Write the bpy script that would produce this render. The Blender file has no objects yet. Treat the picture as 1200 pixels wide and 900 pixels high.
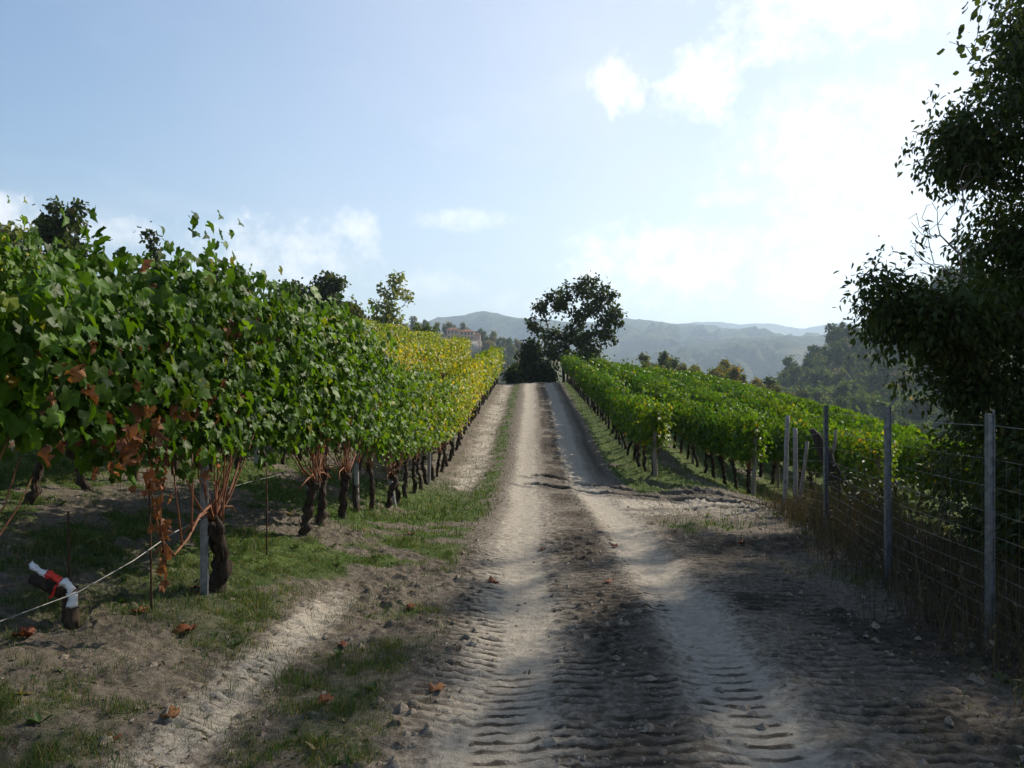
import bpy, math
import numpy as np
from mathutils import Vector

# ------------------------------------------------------------------ camera, sky, sun, exposure
scene = bpy.context.scene
col = scene.collection
CAMZ = 1.75
F = 28.0 / 36.0 * 1200.0            # focal length in photograph pixels
cd = bpy.data.cameras.new("camera"); cam = bpy.data.objects.new("camera", cd); col.objects.link(cam)
cd.sensor_width = 36; cd.lens = 28; cd.clip_start = 0.05; cd.clip_end = 30000
cam.location = (0, 0, CAMZ); cam.rotation_euler = (math.radians(90), 0, 0)
scene.camera = cam

SUN_AZ, SUN_EL = math.radians(47), math.radians(37)     # right of the view direction, above the horizon
SDIR = Vector((math.sin(SUN_AZ) * math.cos(SUN_EL), math.cos(SUN_AZ) * math.cos(SUN_EL), math.sin(SUN_EL)))
world = bpy.data.worlds.new("World"); scene.world = world; world.use_nodes = True
sl = bpy.data.lights.new("sun", 'SUN'); sun = bpy.data.objects.new("sun", sl); col.objects.link(sun)
sl.energy = 4.2; sl.angle = math.radians(0.8); sl.color = (1.0, 0.91, 0.77)
sun.rotation_euler = SDIR.to_track_quat('Z', 'Y').to_euler()
scene.view_settings.view_transform = 'Standard'; scene.view_settings.look = 'None'
scene.view_settings.exposure = 0.85; scene.view_settings.gamma = 1.0
scene.view_settings.use_curve_mapping = False
SKY_STRENGTH = 0.081
CLOUD = 6.3

class NT:
    """small wrapper for node trees"""
    def __init__(s, tree): s.t = tree; tree.nodes.clear()
    def n(s, kind, ins=None, **props):
        nd = s.t.nodes.new(kind)
        for k, v in props.items(): setattr(nd, k, v)
        for k, v in (ins or {}).items():
            sock = nd.inputs[k]
            if isinstance(v, bpy.types.NodeSocket): s.t.links.new(v, sock)
            else: sock.default_value = v
        return nd
    def m(s, op, a, b=0.0, c=0.0, clamp=False):
        nd = s.n('ShaderNodeMath', {0: a, 1: b, 2: c}, operation=op); nd.use_clamp = clamp
        return nd.outputs[0]
    def mix(s, fac, a, b, blend='MIX'):
        nd = s.t.nodes.new('ShaderNodeMix'); nd.data_type = 'RGBA'; nd.blend_type = blend
        for i, v in ((0, fac), (6, a), (7, b)):
            if isinstance(v, bpy.types.NodeSocket): s.t.links.new(v, nd.inputs[i])
            else: nd.inputs[i].default_value = v if i == 0 else (*v[:3], 1)
        return nd.outputs[2]
    def ss(s, v, lo, hi):
        nd = s.n('ShaderNodeMapRange', {0: v, 1: lo, 2: hi, 3: 0.0, 4: 1.0}, interpolation_type='SMOOTHSTEP')
        return nd.outputs[0]
    def noise(s, vec, scale, detail=4, rough=.55, dims='3D'):
        ins = {'Scale': scale, 'Detail': detail, 'Roughness': rough}
        if vec is not None: ins['Vector'] = vec
        return s.n('ShaderNodeTexNoise', ins, noise_dimensions=dims).outputs[0]

def build_world():
    w = NT(world.node_tree)
    sky = w.n('ShaderNodeTexSky', sky_type='NISHITA')
    sky.sun_disc = False; sky.sun_elevation = SUN_EL; sky.sun_rotation = SUN_AZ
    sky.altitude = 300; sky.air_density = 1.25; sky.dust_density = 0.3; sky.ozone_density = 3.0
    tc = w.n('ShaderNodeTexCoord').outputs['Generated']
    sp = w.n('ShaderNodeSeparateXYZ', {0: tc})
    x, y, z = sp.outputs
    az = w.m('ARCTAN2', x, y); el = w.m('ARCSINE', z)
    n1 = w.noise(tc, 16, 8, .62); n2 = w.noise(tc, 48, 7, .62)
    wob = w.m('ADD', w.m('MULTIPLY', w.m('SUBTRACT', n1, .5), 4.5), w.m('MULTIPLY', w.m('SUBTRACT', n2, .5), 4.5))
    def px(X, Y): return math.atan2(X - 600, F), math.atan2(450 - Y, math.hypot(F, X - 600))
    total = None
    # cumulus: photo position of the middle, half width, half height, strength
    for (X, Y, hw, hh, st) in ((10, 262, 60, 32, .9), (130, 268, 45, 16, .7), (320, 300, 95, 40, .85), (410, 262, 30, 16, .7),
                               (500, 332, 60, 14, .5), (540, 258, 55, 12, .55), (720, 98, 34, 30, .95), (815, 98, 44, 40, .9),
                               (770, 315, 100, 46, 1.0), (860, 285, 90, 22, .6), (960, 330, 80, 42, .9), (990, 262, 50, 20, .7),
                               (960, 20, 120, 36, .7), (1040, 180, 150, 75, .6), (860, 232, 40, 10, .5), (640, 355, 60, 14, .5),
                               (-180, 270, 130, 45, .9), (1420, 250, 150, 60, .9), (-480, 180, 120, 50, .8)):
        a0, e0 = px(X, Y); k = F
        da = w.m('MULTIPLY', w.m('SUBTRACT', az, a0), k / hw); de = w.m('MULTIPLY', w.m('SUBTRACT', el, e0), k / hh)
        r2 = w.m('ADD', w.m('MULTIPLY', da, da), w.m('MULTIPLY', de, de))
        v = w.m('SUBTRACT', w.m('ADD', 1.0, wob), r2)
        v = w.m('MULTIPLY', w.ss(v, -.7, 1.9), st)
        total = v if total is None else w.m('MAXIMUM', total, v)
    # loose fair-weather cloud over the rest of the dome
    zz = w.m('MAXIMUM', z, .06)
    pl = w.n('ShaderNodeCombineXYZ', {0: w.m('DIVIDE', x, zz), 1: w.m('DIVIDE', y, zz), 2: 0.0}).outputs[0]
    veil = w.m('MULTIPLY', w.ss(w.noise(pl, .55, 6, .6), .5, .85), .35)
    total = w.m('MAXIMUM', total, veil)
    cs = w.m('MULTIPLY', w.m('COSINE', w.m('SUBTRACT', az, SUN_AZ)), w.m('COSINE', el))       # towards the sun's side
    haze_veil = w.m('MULTIPLY', w.ss(cs, .12, .92), w.m('ADD', .35, w.m('MULTIPLY', w.noise(tc, 3.2, 6, .6), .75)))
    low = w.m('MULTIPLY', w.ss(w.m('MULTIPLY', el, -1.0), -.30, .02), .45)
    veil2 = w.m('MULTIPLY', w.m('MAXIMUM', haze_veil, low), .78)
    above = w.ss(el, -.01, .03)
    total = w.m('MULTIPLY', total, above)
    # bright cloud: the light of the sky behind it plus scattered sunlight
    lum = w.mix(1.0, sky.outputs[0], (.30, .30, .30), 'MULTIPLY')
    cloud = w.mix(1.0, lum, (CLOUD * 1.34, CLOUD * 1.26, CLOUD * 1.2), 'ADD')
    thin = w.mix(1.0, lum, (CLOUD * 1.0, CLOUD * .90, CLOUD * .84), 'ADD')
    c = w.mix(w.m('MULTIPLY', veil2, above), sky.outputs[0], thin)
    c = w.mix(total, c, cloud)
    bg = w.n('ShaderNodeBackground', {'Color': c, 'Strength': SKY_STRENGTH})
    out = w.n('ShaderNodeOutputWorld'); w.t.links.new(bg.outputs[0], out.inputs[0])
build_world()

cy = scene.cycles
cy.max_bounces = 7; cy.diffuse_bounces = 3; cy.glossy_bounces = 2; cy.transmission_bounces = 4
cy.volume_bounces = 0; cy.transparent_max_bounces = 12
cy.caustics_reflective = False; cy.caustics_refractive = False
cy.use_denoising = True
cy.use_adaptive_sampling = True; cy.adaptive_threshold = 0.02
world.cycles.sampling_method = 'MANUAL'; world.cycles.sample_map_resolution = 512

# ------------------------------------------------------------------ helpers
R = np.random.default_rng
def ss(v, lo, hi):
    t = np.clip((np.asarray(v, float) - lo) / (hi - lo), 0, 1); return t * t * (3 - 2 * t)
def _h(ix, iy, seed):
    n = (ix.astype(np.int64) * 374761393 + iy.astype(np.int64) * 668265263 + seed * 1442695041) & 0xFFFFFFFF
    n = ((n ^ (n >> 13)) * 1274126177) & 0xFFFFFFFF
    n = (n ^ (n >> 16)) & 0xFFFFFFFF
    return n / 4294967295.0
def vnoise(x, y, seed=0):
    x = np.asarray(x, float); y = np.asarray(y, float)
    ix = np.floor(x); iy = np.floor(y); fx = x - ix; fy = y - iy
    fx = fx * fx * (3 - 2 * fx); fy = fy * fy * (3 - 2 * fy)
    a = _h(ix, iy, seed); b = _h(ix + 1, iy, seed); c = _h(ix, iy + 1, seed); d = _h(ix + 1, iy + 1, seed)
    return (a * (1 - fx) + b * fx) * (1 - fy) + (c * (1 - fx) + d * fx) * fy
def fbm(x, y, seed=0, oct=4):
    s = 0; a = .5; t = 0
    for i in range(oct):
        s = s + a * vnoise(x * 2 ** i + 17.3 * i, y * 2 ** i - 9.1 * i, seed + i); t += a; a *= .5
    return s / t

class MB:
    """collects vertices and faces, then makes one mesh"""
    def __init__(s): s.V = []; s.Fs = []; s.A = []; s.n = 0
    def add(s, V, Fc, a=None):
        V = np.asarray(V, float).reshape(-1, 3); Fc = np.asarray(Fc, np.int64)
        s.V.append(V); s.Fs.append(Fc + s.n); s.n += len(V)
        if a is None: a = np.full((len(V), 2), .5)
        s.A.append(np.asarray(a, float).reshape(-1, 2)); return s
    def mesh(s, name, mat, smooth=True):
        V = np.concatenate(s.V); A = np.concatenate(s.A)
        lv = np.concatenate([f.ravel() for f in s.Fs]).astype(np.int32)
        lt = np.concatenate([np.full(len(f), f.shape[1]) for f in s.Fs])
        ls = np.concatenate([[0], np.cumsum(lt)[:-1]]).astype(np.int32)
        me = bpy.data.meshes.new(name)
        me.vertices.add(len(V)); me.vertices.foreach_set('co', V.astype(np.float32).ravel())
        me.loops.add(len(lv)); me.loops.foreach_set('vertex_index', lv)
        me.polygons.add(len(ls)); me.polygons.foreach_set('loop_start', ls)
        me.update(calc_edges=True)
        me.polygons.foreach_set('use_smooth', np.full(len(ls), smooth, bool))
        for i, nm in enumerate(('rnd', 'hue')):
            at = me.attributes.new(nm, 'FLOAT', 'POINT'); at.data.foreach_set('value', A[:, i].astype(np.float32))
        if mat is not None: me.materials.append(mat)
        me.update(); return me
    def obj(s, name, mat, parent=None, smooth=True):
        return link(name, s.mesh(name, mat, smooth), parent)

def link(name, me, parent=None, loc=None):
    o = bpy.data.objects.new(name, me); col.objects.link(o)
    if parent is not None: o.parent = parent
    if loc is not None: o.location = loc
    return o
def empty(name, loc=(0, 0, 0), rz=0.0):
    o = bpy.data.objects.new(name, None); col.objects.link(o); o.empty_display_size = .2
    o.location = loc; o.rotation_euler = (0, 0, rz); return o
def tag(o, label=None, cat=None, group=None, kind=None):
    if label: o['label'] = label
    if cat: o['category'] = cat
    if group: o['group'] = group
    if kind: o['kind'] = kind
    return o

def norm(v):
    return v / np.maximum(np.linalg.norm(v, axis=-1, keepdims=True), 1e-9)
def tube(pts, rad, k=6, cap=True):
    """tapered tube along a polyline"""
    P = np.asarray(pts, float); n = len(P); rad = np.broadcast_to(np.asarray(rad, float), (n,))
    T = norm(np.gradient(P, axis=0)); up = np.array([0, 0, 1.0])
    if abs(T[:, 2]).mean() > .8: up = np.array([1.0, 0, 0])
    X = norm(np.cross(T, up)); Y = np.cross(T, X)
    a = np.arange(k) / k * 2 * np.pi
    V = P[:, None] + rad[:, None, None] * (np.cos(a)[None, :, None] * X[:, None] + np.sin(a)[None, :, None] * Y[:, None])
    i = np.arange(n - 1)[:, None] * k; j = np.arange(k)[None]; j2 = (j + 1) % k
    Fq = np.stack([i + j, i + j2, i + k + j2, i + k + j], -1).reshape(-1, 4)
    return V.reshape(-1, 3), Fq, n, k
def add_tube(mb, pts, rad, k=6, a=None, cap=True):
    V, Fq, n, k = tube(pts, rad, k)
    if cap:
        V = np.vstack([V, np.asarray(pts[0])[None], np.asarray(pts[-1])[None]])
    mb.add(V, Fq, None if a is None else np.full((len(V), 2), a))
    if cap:
        base = mb.n - len(V); j = np.arange(k); j2 = (j + 1) % k
        mb.Fs.append(np.stack([np.full(k, n * k), j2, j], -1) + base)
        mb.Fs.append(np.stack([np.full(k, n * k + 1), (n - 1) * k + j, (n - 1) * k + j2], -1) + base)
def add_box(mb, lo, hi):
    x0, y0, z0 = lo; x1, y1, z1 = hi
    V = [(x0, y0, z0), (x1, y0, z0), (x1, y1, z0), (x0, y1, z0), (x0, y0, z1), (x1, y0, z1), (x1, y1, z1), (x0, y1, z1)]
    mb.add(V, [(0, 3, 2, 1), (4, 5, 6, 7), (0, 1, 5, 4), (1, 2, 6, 5), (2, 3, 7, 6), (3, 0, 4, 7)])

# ------------------------------------------------------------------ leaf templates
def leaf_grape(detail=True):
    pts = [(-90, .14), (-62, .60), (-38, .76), (-14, .70), (2, .64), (20, .84), (36, .92), (53, .74), (70, .82), (90, 1.06)]
    if not detail: pts = [(-90, .14), (-40, .76), (0, .64), (36, .92), (56, .74), (90, 1.06)]
    full = pts + [(180 - a, r) for a, r in pts[-2:0:-1]]
    V = [(0, .05, 0)]
    for a, r in full:
        x = r * math.cos(math.radians(a)); y = r * math.sin(math.radians(a))
        V.append((x, y, .20 * abs(x) - .30 * r * r + .05 * math.sin(a * .11)))
    n = len(full)
    return np.array(V), np.array([(0, i + 1, (i + 1) % n + 1) for i in range(n)])
def leaf_simple():
    V = np.array([(0, -.1, 0), (.62, .1, .06), (.55, .65, -.1), (0, 1.0, -.3), (-.55, .65, -.1), (-.62, .1, .06)])
    V[:, 1] -= .3
    return V, np.array([(0, 1, 2), (0, 2, 3), (0, 3, 4), (0, 4, 5)])
def leaf_lance():
    V = np.array([(0, 0, 0), (.24, .35, .05), (.20, .7, .0), (0, 1.1, -.15), (-.20, .7, .0), (-.24, .35, .05)])
    return V, np.array([(0, 1, 2), (0, 2, 3), (0, 3, 4), (0, 4, 5)])
def leaf_clump():
    V = np.array([(0, -.6, 0), (.5, -.1, .15), (.35, .55, -.1), (-.1, .8, .1), (-.5, .2, -.12), (-.42, -.4, .1)])
    return V, np.array([(0, 1, 2), (0, 2, 3), (0, 3, 4), (0, 4, 5)])
GRAPE, GRAPE_LOW, SIMPLE, LANCE, CLUMP = leaf_grape(), leaf_grape(False), leaf_simple(), leaf_lance(), leaf_clump()
def curled(tpl, seed):
    V = tpl[0].copy(); rng = R(seed); x, y = V[:, 0].copy(), V[:, 1].copy()
    V[:, 2] += rng.uniform(-.25, .35) * x * x + rng.uniform(-.3, .2) * y * y + rng.uniform(-.3, .3) * x * y + rng.uniform(.05, .3) * np.abs(x) * rng.choice([-1, 1]) + rng.normal(0, .05, len(V))
    V[:, 0] *= rng.uniform(.8, 1.05); return V, tpl[1]
GRAPES = [curled(GRAPE, 70 + i) for i in range(6)]; GRAPES_LOW = [curled(GRAPE_LOW, 80 + i) for i in range(5)]
def scatter(mb, tpl, pos, tip, nrm, size, a):
    if isinstance(tpl, list):                        # a mixture of differently curled leaves
        size = np.broadcast_to(size, (len(pos),)); g_ = np.arange(len(pos)) % len(tpl)
        for i, t_ in enumerate(tpl):
            k_ = g_ == i
            if k_.any(): scatter(mb, t_, pos[k_], tip[k_], nrm[k_], size[k_], a[k_])
        return
    """leaves with their tips along `tip` and faces towards `nrm`"""
    V, Fc = tpl; D = norm(tip); X = norm(np.cross(D, nrm)); N = np.cross(X, D)
    size = np.broadcast_to(size, (len(pos),))
    W = pos[:, None] + size[:, None, None] * (V[None, :, :1] * X[:, None] + V[None, :, 1:2] * D[:, None] + V[None, :, 2:] * N[:, None])
    m, n = len(pos), len(V)
    FF = (Fc[None] + (np.arange(m) * n)[:, None, None]).reshape(-1, 3)
    mb.add(W.reshape(-1, 3), FF, np.repeat(a, n, axis=0))

# ------------------------------------------------------------------ materials
MATS = {}
def new_mat(name):
    m = bpy.data.materials.new(name); m.use_nodes = True; MATS[name] = m
    return m, NT(m.node_tree)
def finish(w, shader, disp=None):
    out = w.n('ShaderNodeOutputMaterial'); w.t.links.new(shader, out.inputs[0])
def attr(w, nm, typ='GEOMETRY'):
    return w.n('ShaderNodeAttribute', attribute_name=nm, attribute_type=typ).outputs['Fac']
def leaf_mat(name, dark, mid, light, yellow, brown, trans=.42, rough=.5, spec=.35, tint=(1.35, 1.25, .55), brown_share=.10, lime_k=1.0):
    m, w = new_mat(name)
    rnd = attr(w, 'rnd'); hue = attr(w, 'hue'); aut = attr(w, 'autumn', 'OBJECT')
    oi = w.n('ShaderNodeObjectInfo').outputs['Random']
    r = w.m('ADD', w.m('MULTIPLY', rnd, .8), w.m('MULTIPLY', oi, .2))
    c = w.mix(w.ss(r, .05, .55), dark, mid); c = w.mix(w.ss(r, .55, 1.0), c, light)
    c = w.mix(w.m('MULTIPLY', w.m('MINIMUM', w.m('MULTIPLY', aut, 2.6), .85), lime_k), c, tuple(.55 * y_ + .45 * l_ for y_, l_ in zip((yellow[0] * .55, yellow[1] * .72, yellow[2]), light)))
    yl = w.ss(w.m('SUBTRACT', aut, hue), -.04, .16)
    br = w.ss(w.m('SUBTRACT', w.m('MULTIPLY', aut, brown_share), hue), -.01, .03)
    c = w.mix(yl, c, w.mix(rnd, yellow, tuple(v * .72 for v in yellow)))
    c = w.mix(br, c, brown)
    tcn = w.n('ShaderNodeTexCoord').outputs['Object']
    c = w.mix(w.m('MULTIPLY', w.noise(tcn, 14, 3), .4), c, w.mix(1.0, c, (.6, .62, .5), 'MULTIPLY'))
    p = w.n('ShaderNodeBsdfPrincipled', {'Base Color': c, 'Roughness': rough, 'Specular IOR Level': spec})
    t = w.n('ShaderNodeBsdfTranslucent', {'Color': w.mix(1.0, c, tint, 'MULTIPLY')})
    sh = w.n('ShaderNodeMixShader', {0: w.m('MULTIPLY', w.m('SUBTRACT', 1.0, w.m('MULTIPLY', br, .7)), trans), 1: p.outputs[0], 2: t.outputs[0]})
    finish(w, sh.outputs[0]); return m
leaf_mat('vine_leaf', (.018, .060, .006), (.048, .135, .008), (.125, .25, .012), (.55, .45, .012), (.32, .07, .015), trans=.44, rough=.5, spec=.22)
leaf_mat('dry_leaf', (.10, .024, .010), (.17, .042, .014), (.26, .075, .026), (.36, .16, .06), (.17, .05, .02), trans=.25, rough=.7)
leaf_mat('tree_leaf', (.016, .032, .010), (.032, .058, .014), (.06, .092, .02), (.16, .13, .03), (.12, .06, .02), trans=.42, spec=.25)
leaf_mat('light_leaf', (.09, .13, .045), (.14, .19, .07), (.20, .25, .10), (.30, .27, .09), (.20, .11, .04), trans=.5)
leaf_mat('wood_leaf', (.022, .048, .010), (.05, .095, .016), (.10, .15, .026), (.28, .21, .05), (.24, .10, .04), trans=.45, rough=.7, spec=.15)
leaf_mat('grass_blade', (.022, .055, .010), (.045, .095, .014), (.08, .135, .022), (.28, .22, .10), (.15, .10, .05), trans=.35, rough=.6, lime_k=.0)
leaf_mat('weed_stalk', (.035, .03, .016), (.06, .045, .024), (.09, .07, .035), (.14, .10, .05), (.07, .04, .022), trans=.2, rough=.75)

def bark_mat(name, a, b, scale=(30, 30, 6), bump=.5, rough=.85):
    m, w = new_mat(name)
    tc = w.n('ShaderNodeTexCoord').outputs['Object']
    mp = w.n('ShaderNodeMapping', {0: tc, 3: scale}).outputs[0]
    n = w.noise(mp, 1.0, 6, .65)
    c = w.mix(w.ss(n, .35, .68), a, b)
    bp = w.n('ShaderNodeBump', {'Strength': bump, 'Distance': .02, 'Height': n})
    p = w.n('ShaderNodeBsdfPrincipled', {'Base Color': c, 'Roughness': rough, 'Normal': bp.outputs[0], 'Specular IOR Level': .2})
    finish(w, p.outputs[0]); return m
bark_mat('vine_bark', (.018, .013, .010), (.075, .052, .036), (60, 60, 9), .9)
bark_mat('cane', (.13, .048, .022), (.24, .10, .05), (40, 40, 10), .2, .6)
bark_mat('dead_wood', (.10, .085, .07), (.24, .20, .16), (50, 50, 6), .7)
bark_mat('tree_bark', (.022, .019, .015), (.07, .058, .044), (14, 14, 3), .8)
bark_mat('post_wood', (.16, .135, .11), (.36, .31, .26), (60, 60, 3), .4)
bark_mat('dark_post', (.022, .018, .014), (.08, .062, .048), (40, 40, 4), .9)
bark_mat('concrete_post', (.21, .205, .20), (.32, .31, .30), (30, 30, 14), .15)
bark_mat('rust', (.045, .025, .016), (.10, .05, .03), (80, 80, 20), .3)
def metal_mat(name, c1, c2, metal=.7, rough=.5):
    m, w = new_mat(name)
    tc = w.n('ShaderNodeTexCoord').outputs['Object']
    n = w.noise(tc, 22, 5, .6); c = w.mix(w.ss(n, .3, .7), c1, c2)
    p = w.n('ShaderNodeBsdfPrincipled', {'Base Color': c, 'Roughness': w.m('ADD', w.m('MULTIPLY', n, .3), rough - .15), 'Metallic': metal})
    finish(w, p.outputs[0]); return m
metal_mat('galvanised', (.15, .16, .17), (.30, .31, .33), .7, .5)
metal_mat('wire_metal', (.16, .155, .15), (.30, .29, .28), .6, .5)
def plain_mat(name, c1, c2, scale=6, rough=.8, bump=0):
    m, w = new_mat(name)
    tc = w.n('ShaderNodeTexCoord').outputs['Object']
    n = w.noise(tc, scale, 6, .6); c = w.mix(w.ss(n, .3, .7), c1, c2)
    ins = {'Base Color': c, 'Roughness': rough, 'Specular IOR Level': .3}
    if bump: ins['Normal'] = w.n('ShaderNodeBump', {'Strength': bump, 'Distance': .05, 'Height': n}).outputs[0]
    p = w.n('ShaderNodeBsdfPrincipled', ins); finish(w, p.outputs[0]); return m
plain_mat('plaster', (.46, .30, .22), (.54, .37, .28), .8)
plain_mat('roof_tile', (.22, .08, .05), (.32, .13, .08), 2.0)
plain_mat('white_wall', (.36, .33, .29), (.46, .43, .38), .6)
plain_mat('window_dark', (.03, .03, .035), (.05, .05, .055), 3, .25)
plain_mat('tape_white', (.68, .68, .70), (.8, .8, .82), 20, .35)
plain_mat('tape_red', (.62, .035, .025), (.72, .06, .04), 20, .35)
plain_mat('clod', (.16, .125, .09), (.30, .25, .19), 30, .95, .6)

# ------------------------------------------------------------------ terrain heights
_ry = np.array([-12, 0, 4, 9, 14, 18, 21, 25, 30, 36, 42, 48, 53, 57, 61, 68, 80, 110, 160, 260, 420, 9000.])
_rz = np.array([.0, 0, 0, -.06, -.36, -.54, -.58, -.36, .12, .52, .95, 1.38, 1.70, 1.84, 1.82, 1.35, .2, -3.2, -8, -16, -26, -26.])
def _pchip(x, y, xi):
    h = np.diff(x); d = np.diff(y) / h; m = np.zeros_like(y)
    for i in range(1, len(x) - 1):
        if d[i - 1] * d[i] > 0: m[i] = 2 * d[i - 1] * d[i] / (d[i - 1] + d[i])
    xi = np.clip(xi, x[0], x[-1]); k = np.clip(np.searchsorted(x, xi) - 1, 0, len(h) - 1); t = (xi - x[k]) / h[k]
    return ((1 + 2 * t) * (1 - t) ** 2 * y[k] + t * (1 - t) ** 2 * h[k] * m[k] + t * t * (3 - 2 * t) * y[k + 1] + t * t * (t - 1) * h[k] * m[k + 1])
def rc(y): return .52 + .025 * np.clip(y, -20, 70)              # middle of the track
_lu = np.array([-4000, -120, -60, -30, -20, -13, -5.2, -2.9, -1.8, 1.9, 2.7, 4.6, 6.6, 8.6, 10.5, 12.6, 14.7, 20, 40, 80, 140, 4000])
_lz = np.array([-14, -6, 1.2, 3.2, 3.0, 2.15, .68, .20, .02, .02, .14, -.26, -.60, -.80, -1.05, -1.62, -2.6, -4.9, -10.5, -16, -19, -19.])
def base_z(x, y):
    x = np.asarray(x, float); y = np.asarray(y, float); u = x - rc(y)
    side = _pchip(_lu, _lz, u) - .22 * np.exp(-((u + 2.9) / 1.3) ** 2) * ss(y, 9, 14)
    near = ss(y, 12, 16)                                           # level verge up to the fence on the near right
    side = np.where(u > 1.9, side * near + (1 - near) * (-.03 - .11 * np.maximum(u - 3.2, 0) * (u < 12) - .97 * (u >= 12) + (side + 1.0) * (u >= 14)), side)
    fade = 1 - ss(y, 75, 400)
    z = _pchip(_ry, _rz, y) + side * np.where(u > 14, 1 - ss(y, 300, 900) * 1.0, 1.0) * (.25 + .75 * fade)
    far = ss(y, 90, 180)
    def g(cx, cy, sx, sy, h): return h * np.exp(-((x - cx) / sx) ** 2 - ((y - cy) / sy) ** 2)
    z = z + far * (g(-75, 630, 100, 150, 56) + g(-330, 640, 200, 180, 42) + g(60, 660, 90, 130, 34))            # hill with the house
    z = z + ss(y, 60, 130) * (g(235, 390, 112, 130, 62) + g(330, 330, 130, 150, 50) + g(95, 250, 40, 60, 9) + g(36, 150, 30, 34, 16.5))       # wooded hill on the right
    z = z + far * (fbm(x / 60, y / 60, 5) - .5) * 7
    return z
PATHS = [np.array(p) for p in (
    [(.3, 18.4), (1.1, 17.0), (2.0, 15.6), (3.1, 14.3), (4.4, 13.3), (5.6, 12.8)],
    [(.5, 20.3), (1.6, 18.2), (2.6, 16.2), (3.4, 15.0), (4.6, 14.0), (5.8, 13.4)],
    [(3.0, 18.8), (3.15, 17.2), (3.5, 15.6), (4.2, 14.2), (5.4, 13.0)],
    [(4.0, 19.5), (4.1, 17.8), (4.4, 16.2), (4.9, 14.9), (5.8, 13.8)],
    [(2.6, 12.9), (3.3, 13.2), (4.2, 13.0), (5.6, 12.2)])]
def path_dist(x, y):
    best = np.full(np.shape(x), 9.0)
    for P in PATHS:
        for a, b in zip(P[:-1], P[1:]):
            ab = b - a; t = np.clip(((x - a[0]) * ab[0] + (y - a[1]) * ab[1]) / (ab @ ab), 0, 1)
            best = np.minimum(best, np.hypot(x - a[0] - t * ab[0], y - a[1] - t * ab[1]))
    return best
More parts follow.
